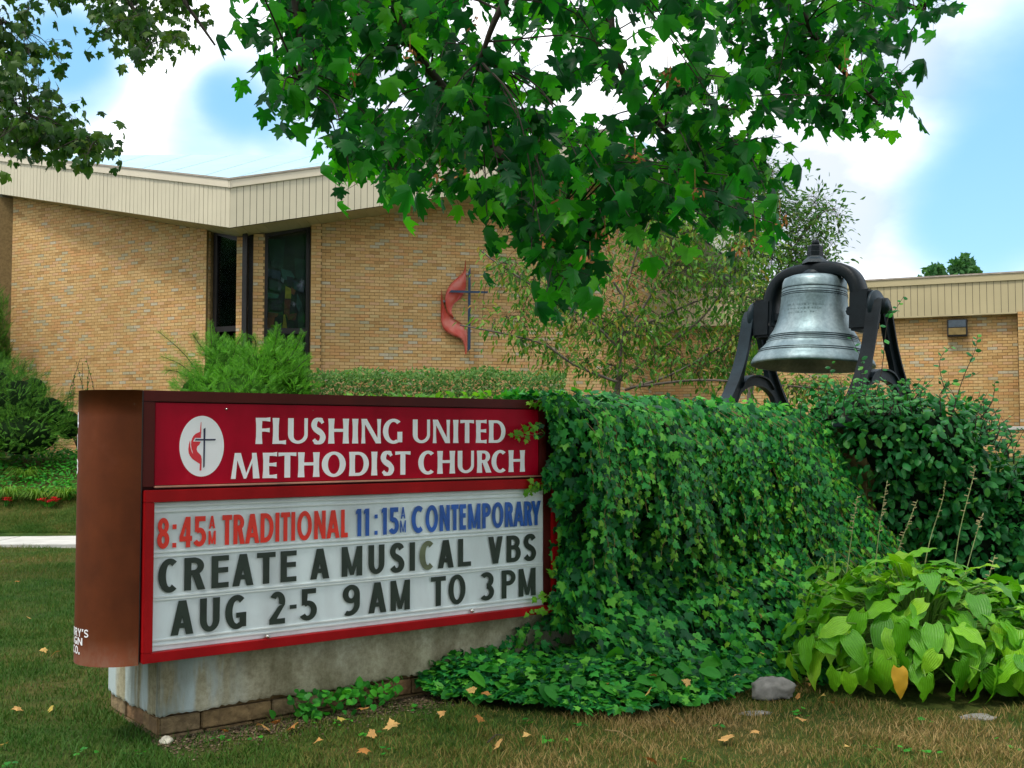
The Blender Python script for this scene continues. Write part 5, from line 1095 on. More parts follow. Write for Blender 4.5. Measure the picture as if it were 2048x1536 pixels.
for _ in range(500):  # paler leaves added on the right slope stand in for a patch of sunlight
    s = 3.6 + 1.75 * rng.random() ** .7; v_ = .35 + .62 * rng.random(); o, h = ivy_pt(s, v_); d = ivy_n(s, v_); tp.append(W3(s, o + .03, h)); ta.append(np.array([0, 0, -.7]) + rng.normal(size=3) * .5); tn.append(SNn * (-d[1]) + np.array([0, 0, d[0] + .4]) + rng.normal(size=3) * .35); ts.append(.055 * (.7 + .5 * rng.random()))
r_ = run.build('vine', M_vine, ivy); r_['kind'] = 'stuff'
A_ = lambda x: np.array(x)
scatter(ivy, 'leaf', 'foliage', [IVY], A_(pos), A_(ax), A_(nr), A_(sc), L_ivy, 240)
scatter(ivy, 'young_and_sunlit_leaf', 'young_and_sunlit_foliage', [IVY], A_(tp), A_(ta), A_(tn), A_(ts), L_ivyt, 60)
# ground ivy patch in front of the wall
def soz(o, s): return .02
front = [(1.78, .10), (1.92, .42), (2.15, .78), (2.4, 1.06), (2.9, 1.18), (3.25, 1.14), (3.6, 1.02), (4.0, .95), (4.6, 1.0), (5.2, 1.3), (6.2, 1.6)]
def fo(s): return float(np.interp(s, [a for a, b in front], [b for a, b in front])) + .05 * math.sin(s * 9) + .04 * math.sin(s * 23 + 1) + .03 * math.sin(s * 47)
gi = empty('ground_ivy', sp(3, 0, .8), 'low mat of mixed ivy and wild leaves on the ground in front of the wall', 'ground cover'); pos = []; ax = []; nr = []; sc = []; wp_ = []; wa_ = []; wn_ = []; ws_ = []
for _ in range(13500):
    s = rng.uniform(1.76, 6.2); F_ = fo(s); o = -.1 + (F_ + .1) * rng.random() ** .8 + rng.normal() * .035 + (.12 * rng.random() if rng.random() < .06 else 0)
    edge = np.clip((F_ - o) / .35, 0, 1); h = .02 + (.05 + .13 * edge * rng.random()) * (1 if s > 1.7 else .8) + .05 * edge * (1 + math.sin(s * 4 + o * 5)) * .5
    w_ = rng.random() < (.20 if s < 3.6 else .08); L = (wp_, wa_, wn_, ws_) if w_ else (pos, ax, nr, sc)
    L[0].append(W3(s, o, h)); L[1].append(rng.normal(size=3) * [1, 1, .3] + SNn * .4); L[2].append(np.array([0, 0, 1.]) + rng.normal(size=3) * .42 + SNn * .25); L[3].append(.052 * (.6 + .8 * rng.random()) * (1.0 if not w_ else 1.0))
for _ in range(55):       # violet like round leaves standing above the ivy
    s = rng.uniform(1.9, 3.6); o = rng.uniform(.2, .95) * fo(s)
    wp_.append(W3(s, o, .13 + .10 * rng.random())); wa_.append(SNn * .8 + np.array([0, 0, -.3]) + rng.normal(size=3) * .5); wn_.append(np.array([0, 0, 1.]) + SNn * .7 + rng.normal(size=3) * .25); ws_.append(.125 * (.7 + .5 * rng.random()))
for _ in range(150):      # stray sprigs by the footing and climbing the plaster
    s = rng.choice([.95, 1.12, 1.3, 1.45]) + rng.normal() * .07; o = -.06 + abs(rng.normal()) * .10; wp_.append(W3(s, o, .03 + .13 * rng.random())); wa_.append(rng.normal(size=3)); wn_.append(np.array([0, 0, .8]) + SNn * .6 + rng.normal(size=3) * .4); ws_.append(.045 * (.7 + .6 * rng.random()))
for _ in range(420):
    s = 1.85 + 1.0 * rng.random(); h = rng.random() ** 1.6 * (.10 + .34 * np.clip((s - 1.85) / .9, 0, 1)); pos.append(W3(s, -.07 + .10 * rng.random(), h)); ax.append(np.array([0, 0, -.5]) + rng.normal(size=3) * .6); nr.append(SNn + np.array([0, 0, .5]) + rng.normal(size=3) * .4); sc.append(.05 * (.7 + .6 * rng.random()))
scatter(gi, 'leaf', 'foliage', [IVY], A_(pos), A_(ax), A_(nr), A_(sc), L_ivy, 170)
HEART = fan([(0, .06), (.2, -.06), (.42, .08), (.46, .34), (.32, .66), (0, .95)], (0, .35), .1, .08)
scatter(gi, 'wild_leaf', 'wild_foliage', [HEART], A_(wp_), A_(wa_), A_(wn_), A_(ws_), L_wild, 120)
# ------------------------------------------------------------------ broad leaved shrub right of the bell
es = empty('oval_leaved_shrub', P(1800, 1250, 8.6), 'glossy dark green oval leaved shrub below the bell at right', 'shrub')
ctr = [((1660, 870), 60, 95, 8.8), ((1760, 880), 95, 90, 8.5), ((1870, 880), 95, 85, 8.4), ((1930, 950), 95, 110, 8.5), ((1800, 980), 150, 120, 8.7), ((1950, 1080), 120, 150, 8.6), ((1660, 980), 70, 110, 9.1), ((1760, 1080), 130, 110, 8.9), ((1700, 1130), 90, 80, 8.7), ((2060, 1060), 90, 160, 8.5), ((1830, 850), 120, 55, 8.6), ((1700, 830), 90, 30, 8.7), ((2040, 1200), 90, 120, 8.6)]
pos = []; nr = []; ax = []; sc = []; dk = MB()
for (cx, cy), rx, ry, Y in ctr:
    c = P(cx, cy, Y + .25); RX, RZ = rx * Y / FPX, ry * Y / FPX; RYd = .34
    for _ in range(int(rx * ry * .070)):
        u = unit(rng.normal(size=3)[None])[0]
        if u[1] > .55: continue
        rr = 1 - .30 * rng.random() ** 2; wob = 1 + .10 * math.sin(u[0] * 9 + cx) + .08 * math.sin(u[2] * 11)
        p = np.array(tuple(c)) + u * np.array([RX, RYd, RZ]) * rr * wob
        if p[2] < .1: continue
        pos.append(p); nn_ = u + np.array([0, 0, .7]) + rng.normal(size=3) * .4; nr.append(nn_); ax.append(u * .5 + np.array([0, -.1, -.35]) + rng.normal(size=3) * .5); sc.append(.082 * (.55 + .75 * rng.random()))
    bm = MB(); 
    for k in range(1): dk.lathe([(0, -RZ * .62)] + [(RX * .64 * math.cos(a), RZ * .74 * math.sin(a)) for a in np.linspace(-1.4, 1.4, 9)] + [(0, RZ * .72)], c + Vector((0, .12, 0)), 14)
dk.build('shrub_shade_core', simple('shaded_shrub_stems', (.010, .020, .010), 1, var=.5, scale=25, bmp=1, spec=.1), es, True)  # near-black lumps: shade behind the leaves painted as their colour
st = MB()
def sprig(pts, nl, ls=.06):
    c = catmull(pts, 5); st.tube(c, .0045, .0015, 4, cap=False)
    for i in range(nl):
        g = (.1 + .9 * (i + .5) / nl) * (len(c) - 1); j = min(int(g), len(c) - 2); q = c[j].lerp(c[j + 1], g - j)
        sd_ = 1 if i % 2 else -1; pos.append(np.array(tuple(q))); ax.append(np.array([sd_ * .8, -.2, .25]) + rng.normal(size=3) * .3); nr.append(np.array([0, -.8, .6]) + rng.normal(size=3) * .35); sc.append(ls * (.7 + .5 * rng.random()) * (1.1 - .4 * i / nl))
for pp, nl in (([(1930, 860), (1890, 780), (1880, 720), (1905, 690)], 12), ([(1900, 840), (1925, 760), (1950, 700), (1955, 670)], 12), ([(1960, 880), (1975, 840), (2000, 815)], 7), ([(1960, 840), (1985, 800), (1990, 760)], 8), ([(1730, 830), (1760, 760), (1775, 640), (1790, 620), (1808, 592)], 16), ([(1700, 830), (1720, 770), (1722, 720)], 8), ([(1640, 800), (1655, 760), (1664, 722)], 8), ([(1715, 810), (1728, 740), (1700, 670)], 9), ([(1990, 900), (2010, 860), (2015, 840)], 6), ([(2010, 1000), (2030, 940), (2044, 900)], 9), ([(1820, 820), (1835, 790), (1860, 770)], 8), ([(1780, 810), (1800, 780), (1815, 760)], 8), ([(1880, 830), (1885, 780), (1960, 745)], 9)):
    Y = 8.45 + rng.random() * .3; sprig([P(x, y, Y) for x, y in pp], nl)
for _ in range(70):
    x = rng.uniform(1600, 2050); y = np.interp(x, [1600, 1720, 1800, 1900, 1990, 2050], [815, 800, 800, 790, 860, 920]); Y = 8.3 + .5 * rng.random(); sprig([P(x, y + 30, Y), P(x + rng.normal() * 10, y, Y), P(x + rng.normal() * 22, y - 25 - 22 * rng.random(), Y)], 7, .055)
s_ = st.build('stems', M_twig, es); s_['kind'] = 'stuff'
scatter(es, 'leaf', 'foliage', [OVAL], A_(pos), A_(ax), A_(nr), A_(sc), L_euon, 300, smooth=True)
# ------------------------------------------------------------------ hosta
M_hosta, t = nmat('hosta_leaf')
r = rnd_value(t); c = ramp(t, r, [(0, (.07, .28, .008)), (.4, (.13, .42, .012)), (.75, (.22, .54, .02)), (1, (.34, .62, .03))])
uvx = N(t, 'ShaderNodeUVMap').outputs[0]; sx = N(t, 'ShaderNodeSeparateXYZ', {0: uvx})
wv = N(t, 'ShaderNodeMath', {0: sx.outputs[0], 1: 52.0}, operation='MULTIPLY').outputs[0]; wv = N(t, 'ShaderNodeMath', {0: wv}, operation='SINE').outputs[0]
c = mulc(t, c, ramp(t, wv, [(.0, (.93, .93, .9)), (.8, (1.02, 1.02, 1.02))])); c = mulc(t, c, ramp(t, noise(t, 7, 4), [(.3, (.85, .88, .85)), (.7, (1.12, 1.08, 1.0))]))
pr = N(t, 'ShaderNodeBsdfPrincipled', {'Base Color': c, 'Roughness': .42, 'Specular IOR Level': .45, 'Normal': bump(t, wv, .35, .004)}); trn = N(t, 'ShaderNodeBsdfTranslucent', {'Color': mulc(t, c, (1.3, 1.5, .6))})
out(t, N(t, 'ShaderNodeMixShader', {0: .25, 1: pr.outputs[0], 2: trn.outputs[0]}).outputs[0])
M_hyel = leafmat('yellowed_hosta_leaf', [(0, (.62, .30, .02)), (1, (.55, .36, .03))], .5, .2)
def hosta_leaf(w=.74, cup=.25, droop=.5, wave=.03, seed=0):
    rr = random.Random(seed); v = []; uv = []; f = []; nu, nv_ = 8, 9; ph = rr.uniform(0, 6)
    for j in range(nv_ + 1):
        y = j / nv_; half = w / 2 * (math.sin(math.pi * min(1, (y * .93 + .07)) ** .72)) ** .75 * (1 - .12 * y) if j < nv_ else .0
        for i in range(nu + 1):
            u = i / nu * 2 - 1; x = u * half; yy = y - .10 * u * u * (1 - y) * (1 if y < .3 else .4)
            z = -droop * yy * yy * .55 + cup * abs(x) - .55 * cup * x * x * 4 + wave * math.sin(y * 15 + ph + (2 if u > 0 else 0)) * abs(u) ** 2; v.append((x, yy, z)); uv.append((i / nu, y))
    for j in range(nv_):
        for i in range(nu): k = j * (nu + 1) + i; f.append((k, k + 1, k + nu + 2, k + nu + 1))
    m = mesh_from('leaf', v, f); l = m.uv_layers.new(name='UVMap')
    for p in m.polygons:
        for li in p.loop_indices: l.data[li].uv = uv[m.loops[li].vertex_index]
    m.polygons.foreach_set('use_smooth', [True] * len(m.polygons)); m.materials.append(M_hosta); return m
HL_ = [hosta_leaf(.66, .20, .55, .045, 1), hosta_leaf(.74, .14, .75, .05, 2), hosta_leaf(.60, .30, .40, .06, 3), hosta_leaf(.68, .16, 1.0, .04, 4)]
hy = hosta_leaf(.6, .2, .7, .05, 6); hy.materials.clear(); hy.materials.append(M_hyel)
def hosta(name, label, base, n, rad_, hgt, seed, yellow=False, sz=.21, flowers=()):
    r_h = np.random.default_rng(seed); e = empty(name, base, label, 'plant'); st_ = MB(); B = np.array(tuple(base))
    for i in range(n):
        ring = (i + .5) / n; az = i * 2.39996 + r_h.normal() * .2; phi = math.acos(1 - .97 * ring) + r_h.normal() * .05; sc_ = 1 + r_h.normal() * .10
        dirv = np.array([math.cos(az), math.sin(az) * .8, 0]); root = B + dirv * .06 * rad_; p = B + dirv * rad_ * math.sin(phi) * sc_ + np.array([0, 0, hgt * math.cos(phi) * sc_ + .05]); s_ = sz * (.72 + .5 * r_h.random())
        tg_ = dirv * rad_ * math.cos(phi) + np.array([0, 0, -hgt * math.sin(phi)]); a = unit(tg_[None])[0] + np.array([0, 0, .45 * (1 - ring) + .18]) + r_h.normal(size=3) * .30; a = unit(a[None])[0]
        start = p - a * s_ * .45; start[2] = max(start[2], .08 + s_ * max(0, -a[2]) * .75); nn_ = dirv * math.sin(phi) / rad_ + np.array([0, 0, math.cos(phi) / hgt * 1.0 + .7]) + r_h.normal(size=3) * .3
        mid = (root + start) / 2 + np.array([0, 0, .10 + .12 * (1 - ring)]); st_.tube(catmull([Vector(root), Vector(mid), Vector(start)], 4), .006, .004, 5, cap=False)
        x, y, z = frames(a[None], nn_[None]); x, y, z = x[0] * s_, y[0] * s_, z[0] * s_
        o = bpy.data.objects.new('leaf', HL_[int(r_h.integers(0, 4))]); 
        if yellow and i == n - 9: pass
        COL.objects.link(o); o.parent = e; pl = start - B; o.matrix_basis = Matrix(((x[0], y[0], z[0], pl[0]), (x[1], y[1], z[1], pl[1]), (x[2], y[2], z[2], pl[2]), (0, 0, 0, 1)))
    st_.build('leaf_stalks', simple('pale_leaf_stalk', (.16, .30, .05), .5) if 'pale_leaf_stalk' not in bpy.data.materials else bpy.data.materials['pale_leaf_stalk'], e)
    for pts_, pods in flowers:
        s2 = MB(); c = catmull(pts_, 5); s2.tube(c, .0038, .002, 5); o = s2.build('flower_stalk', bpy.data.materials.get('straw_stalk') or simple('straw_stalk', (.26, .30, .10), .7), e)
        pd = MB()
        for k in range(pods):
            g = (.45 + .55 * k / pods) * (len(c) - 1); j = min(int(g), len(c) - 2); q = c[j].lerp(c[j + 1], g - j); d_ = Vector((r_h.normal(), r_h.normal() - .5, .3)).normalized(); pd.tube([q, q + d_ * .012, q + d_ * .028], .0055, .003, 5)
        pd.build('seed_pods', bpy.data.materials.get('tan_pod') or simple('tan_pod', (.42, .34, .16), .7), e)
    return e
hb = G(1835, 1368, 0); hb.z = 0
fl = [([P(1770, 1190, 7.5), P(1800, 1090, 7.6), P(1835, 1000, 7.7)], 18), ([P(1840, 1180, 7.4), P(1860, 1080, 7.5), P(1885, 1000, 7.6), P(1890, 960, 7.6)], 10), ([P(1905, 1160, 7.5), P(1920, 1060, 7.6), P(1945, 960, 7.7), P(1950, 930, 7.7)], 12), ([P(1940, 1300, 7.0), P(1965, 1200, 7.1), P(1990, 1110, 7.2)], 14), ([P(1690, 1170, 7.7), P(1705, 1060, 7.8), P(1715, 990, 7.8)], 14), ([P(1745, 1180, 7.6), P(1760, 1050, 7.7), P(1775, 960, 7.8)], 16), ([P(1930, 1150, 7.5), P(1955, 1060, 7.6), P(1965, 1030, 7.6)], 10)]
hosta('hosta', 'large bright green hosta clump with tall seed stalks at lower right', hb, 360, .80, .70, 4, True, .19, fl)
hb2 = G(2120, 1390, 0); hb2.z = 0
hosta('hosta', 'second green hosta clump cut by the right edge of the picture', hb2, 150, .62, .50, 8, False, .20)
hb3 = P(1665, 1190, 8.05); hb3.z = .35
hosta('hosta', 'small yellowing hosta at the upper left of the large clump', hb3, 30, .32, .28, 12, False, .15)
q = G(1795, 1412, 0) + Vector((0, -.01, .03)); yl = bpy.data.objects.new('yellow_leaf', hy); COL.objects.link(yl); yl.parent = [o for o in bpy.data.objects if o.name == 'hosta'][0]
yl.matrix_basis = Matrix.Translation(q + Vector((0, -.02, .20)) - yl.parent.location) @ Matrix.Rotation(R(178), 4, 'Z') @ Matrix.Rotation(R(-62), 4, 'X') @ Matrix.Diagonal((.17, .17, .17, 1)); yl['label'] = 'yellow orange withered leaf'
# ------------------------------------------------------------------ left bank: ground cover, day lilies, red flowers
gc = empty('ground_cover', (-8, 18.3, .4), 'green ground cover on the bank below the juniper', 'ground cover'); n = 5200
x = rng.uniform(-11.5, -5.8, n); y = rng.uniform(18.5, 21.4, n); pz = gz(x, y) + .03 + .14 * rng.random(n)
scatter(gc, 'leaf', 'foliage', [OVAL, SLIM], np.stack([x, y, pz], 1), rvec(n) * [1, 1, .4], rvec(n) * .5 + [0, -.5, 1], .085 * (.6 + .7 * rng.random(n)), L_wild, 100)
def tuft(name, label, c, nb, ln, mat, cat='plant', wdt=.011):
    e = empty(name, c, label, cat); mb = MB()
    for i in range(nb):
        a = rng.uniform(0, 6.28); l = ln * (.6 + .6 * rng.random()); d_ = Vector((math.cos(a), math.sin(a), 0)); s_ = Vector((-d_.y, d_.x, 0)) * wdt; b = Vector(c) + Vector(rng.normal(size=3)) * .03; k = len(mb.v)
        for g in (0, .35, .7, 1): q = b + d_ * l * .75 * g + UP * l * (1.25 * g - 1.1 * g * g); mb.v += [q - s_ * (1 - g * .9), q + s_ * (1 - g * .9)]
        for g in range(3): mb.f.append((k + 2 * g, k + 2 * g + 1, k + 2 * g + 3, k + 2 * g + 2))
    mb.build('blades', mat, e)['kind'] = 'stuff'; return e
L_lily = leafmat('day_lily_blade', [(0, (.09, .22, .02)), (1, (.20, .32, .04))], .5, .3)
for px, py, lb_ in ((75, 985, 'arching day lily clump on the bank near the left edge of the sign'), (20, 980, 'arching day lily clump at the far left beside the red flowers'), (130, 980, 'arching day lily clump half hidden behind the brown sign end'), (50, 950, 'day lily clump higher on the bank below the juniper')):
    c = P(px, py, 18.6 if py > 960 else 19.4); c.z = float(gz(c.x, c.y)); tuft('day_lily', lb_, c, 150, .55, L_lily)['group'] = 'day lilies on the bank'
M_redf = simple('red_petals', (.62, .008, .02), .5, var=.2); M_st = L_wild
for cx, cy, nn_, lb_ in ((98, 996, 24, 'patch of small red flowers close to the left edge of the sign'), (10, 1001, 9, 'single red flower cluster at the left edge of the picture')):
    c = P(cx, cy + 8, 18.35); c.z = float(gz(c.x, c.y)); e = empty('red_flowers', c, lb_, 'flowers')
    for k in range(nn_):
        q = c + Vector((rng.uniform(-.16, .16) * (1 if nn_ > 10 else .5), rng.uniform(-.1, .1), .08 + .08 * rng.random())); pm_ = MB()
        for j in range(6): a = j * 1.05; d_ = Vector((math.cos(a), math.sin(a), .5)); w_ = Vector((-math.sin(a), math.cos(a), 0)) * .4; pm_.add([q, q + (d_ + w_) * .035, q + d_ * .055, q + (d_ - w_) * .035], [(0, 1, 2, 3)])
        pm_.build('flower', M_redf, e); MB().tube([c + (q - c) * .3 - UP * .02, q], .004, n=4).build('flower_stem', M_st, e)
# ------------------------------------------------------------------ grass
def grass(name, n, xr, yr, hgt, stops, seed, excl, dens=None):
    r_ = np.random.default_rng(seed); x = r_.uniform(*xr, n); u = r_.random(n); y = yr[0] + (yr[1] - yr[0]) * u ** 1.25
    px = 1024 + FPX * x / y; keepm = (px > -120) & (px < 2170); x, y = x[keepm], y[keepm]
    s = (x - SF.x) * SD.x + (y - SF.y) * SD.y; o = (x - SF.x) * SN.x + (y - SF.y) * SN.y
    bad = excl(x, y, s, o, r_); x, y = x[~bad], y[~bad]; pat = .5 + .5 * np.sin(x * 2.3 + 2 * np.sin(y * 1.7)) * np.sin(y * 3.1 + 1.5 * np.sin(x * 2.9)); kp = r_.random(len(x)) < .5 + .6 * pat; x, y = x[kp], y[kp]; m = len(x)
    cl_ = .5 + .5 * np.sin(x * 5.1 + np.sin(y * 3.3) * 2) * np.sin(y * 6.7 + x * 1.9); h = hgt * (.45 + .7 * r_.random(m)) * (.45 + .95 * cl_); a = r_.uniform(0, 2 * np.pi, m); l = r_.normal(size=(m, 2)) * .65 * h[:, None]
    w = .0016 + .0018 * r_.random(m); dx, dy = np.cos(a) * w, np.sin(a) * w; z = gz(x, y)
    V = np.stack([np.stack([x - dx, y - dy, z - .005], 1), np.stack([x + dx, y + dy, z - .005], 1), np.stack([x + dx * .7 + l[:, 0] * .4, y + dy * .7 + l[:, 1] * .4, z + h * .6], 1), np.stack([x - dx * .7 + l[:, 0] * .4, y - dy * .7 + l[:, 1] * .4, z + h * .6], 1), np.stack([x + l[:, 0], y + l[:, 1], z + h], 1)], 1).reshape(-1, 3)
    k = (np.arange(m) * 5)[:, None]; Fq = np.concatenate([k + [0, 1, 2], k + [0, 2, 3], k + [3, 2, 4]]); me = fast_mesh(name, V, Fq, stops); o_ = link(name, me); tag(o_, kind='stuff'); return o_
mg, t = nmat('lawn_blade'); r = N(t, 'ShaderNodeNewGeometry').outputs['Random Per Island']
big_n = noise(t, .9, 7, rough=.68); xx = N(t, 'ShaderNodeSeparateXYZ', {0: N(t, 'ShaderNodeTexCoord').outputs['Object']})
side = N(t, 'ShaderNodeMapRange', {'Value': xx.outputs[0], 'From Min': -1.6, 'From Max': .3, 'To Min': -.20, 'To Max': .13}).outputs[0]      # drier lawn towards the right
farr = N(t, 'ShaderNodeMapRange', {'Value': xx.outputs[1], 'From Min': 8, 'From Max': 14, 'To Min': 0, 'To Max': .10}).outputs[0]
sm = N(t, 'ShaderNodeMath', {0: big_n, 1: side}, operation='ADD').outputs[0]; sm = N(t, 'ShaderNodeMath', {0: sm, 1: farr}, operation='ADD').outputs[0]; sm = N(t, 'ShaderNodeMath', {0: sm, 1: N(t, 'ShaderNodeMath', {0: r, 1: .32}, operation='MULTIPLY').outputs[0]}, operation='ADD').outputs[0]
c = ramp(t, sm, [(.42, (.038, .115, .012)), (.58, (.075, .15, .018)), (.70, (.15, .155, .03)), (.82, (.28, .19, .06)), (.98, (.44, .31, .13))])
pr = N(t, 'ShaderNodeBsdfPrincipled', {'Base Color': c, 'Roughness': .6, 'Specular IOR Level': .2}); tr_ = N(t, 'ShaderNodeBsdfTranslucent', {'Color': c}); out(t, N(t, 'ShaderNodeMixShader', {0: .25, 1: pr.outputs[0], 2: tr_.outputs[0]}).outputs[0])
def ex1(x, y, s, o, r_):
    F_ = np.interp(s, [a for a, b in front], [b for a, b in front]); inivy = (s > 1.6) & (o < F_ - .02) & (o > -1.2); base = (o < OB + .05) & (o > OB - .85) & (s > .14)
    dirt = (s > .1) & (s < 2.1) & (o > OB) & (o < .22 + .12 * np.sin(s * 5)) & (r_.random(len(s)) < .78); dirt2 = (o > 1.0) & (s > 3.0) & (o < F_ + .16) & (r_.random(len(s)) < .6); behind = (o < -1.0) & (s > .6)
    hd = ((x - hb.x) ** 2 + (y - hb.y) ** 2 < .52) | (s > 4.2) & (o < 1.9) & (o > -1); return inivy | base | dirt | dirt2 | behind | hd
grass('grass', 230000, (-4.6, 4.6), (4.3, 9.0), .040, mg, 11, ex1)
grass('grass', 170000, (-8.5, 2.5), (8.8, 15.75), .050, mg, 12, lambda x, y, s, o, r_: (o > -1.4) | (x > 2.5))
grass('grass', 80000, (-10, -4.5), (17.28, 18.75), .05, mg, 13, lambda x, y, s, o, r_: x > 0)
# small broad leaved weeds in the lawn
n = 264; px_ = rng.uniform(0, 2048, n); py_ = rng.uniform(1400, 1560, n); left = rng.random(n) < .35; px_[left] = rng.uniform(0, 300, left.sum()); py_[left] = rng.uniform(1130, 1530, left.sum())
wp2 = np.array([tuple(G(a, b, .025)) for a, b in zip(px_, py_)]); cl3 = np.repeat(np.arange(n // 6), 6)[:n]; wp2 = wp2[cl3 * 6 % n] + rng.normal(size=(n, 3)) * [.035, .035, .006] 
s_ = (wp2[:, 0] - SF.x) * SD.x + (wp2[:, 1] - SF.y) * SD.y; o_ = (wp2[:, 0] - SF.x) * SN.x + (wp2[:, 1] - SF.y) * SN.y; ok = (o_ > .1) | (s_ < -.1); wp2 = wp2[ok]; m_ = len(wp2)
v_, f_ = place(HEART, wp2, rvec(m_) * [1, 1, .3], rvec(m_) * .35 + [0, 0, 1], .026 * (.6 + .8 * rng.random(m_))); tag(link('lawn_weeds', fast_mesh('lawn_weeds', v_, f_, L_wild)), kind='stuff')
# ------------------------------------------------------------------ stones and fallen leaves
def stone(name, label, c, r3, seed, mat, cat='stone'):
    bm = bmesh.new(); bmesh.ops.create_icosphere(bm, subdivisions=4, radius=1); from_ = Vector((seed, seed * 2.1, 0))
    from mathutils import noise as mn
    for v_ in bm.verts:
        k = 1 + .34 * mn.noise(v_.co * 1.1 + from_) + .16 * mn.noise(v_.co * 2.8 + from_) + .06 * mn.noise(v_.co * 9 + from_); v_.co = Vector((v_.co.x * r3[0] * k, v_.co.y * r3[1] * k, max(v_.co.z, -.4) * r3[2] * k))
    m = bpy.data.meshes.new(name); bm.to_mesh(m); bm.free(); m.materials.append(mat); m.polygons.foreach_set('use_smooth', [True] * len(m.polygons)); o = bpy.data.objects.new(name, m); COL.objects.link(o); o.location = c; return tag(o, label, cat)
M_rock = simple('grey_fieldstone', (.22, .21, .185), .9, var=.3, scale=14, bmp=.9, bscale=30)
M_rock2 = simple('pale_limestone_chip', (.42, .40, .32), .9, var=.25, scale=20, bmp=.7)
M_rock3 = simple('brown_fieldstone', (.20, .14, .10), .9, var=.3, scale=14, bmp=.9)
stone('rock', 'rounded grey rock at the edge of the ivy beside the hosta', G(1548, 1398) + UP * .05, (.125, .09, .085), 1, M_rock)
stone('rock', 'small pale stone chip at the foot of the wall\'s left corner', G(333, 1487) + UP * .012, (.035, .03, .028), 4, M_rock2)
stone('rock', 'brown stone half buried in the ivy above the round leaves', G(1420, 1290) + UP * .30, (.075, .06, .075), 7, M_rock3)
stone('rock', 'flat grey stone under the front edge of the hosta', G(1955, 1436) + UP * .0, (.10, .05, .018), 9, M_rock)
stone('rock', 'low flat stone in the soil right of the rounded grey rock', G(1510, 1428) + UP * .0, (.09, .04, .015), 12, M_rock)
dead = [mesh_from('fallen_leaf', [(x * 1, y, .18 * math.sin(x * 3 + k) + .16 * y * y * (1 if k % 2 else -1) + .05 * k * x * x) for x, y, z in MAPLE[0]], MAPLE[1]) for k in range(3)]
for m in dead: m.materials.append(L_dead)
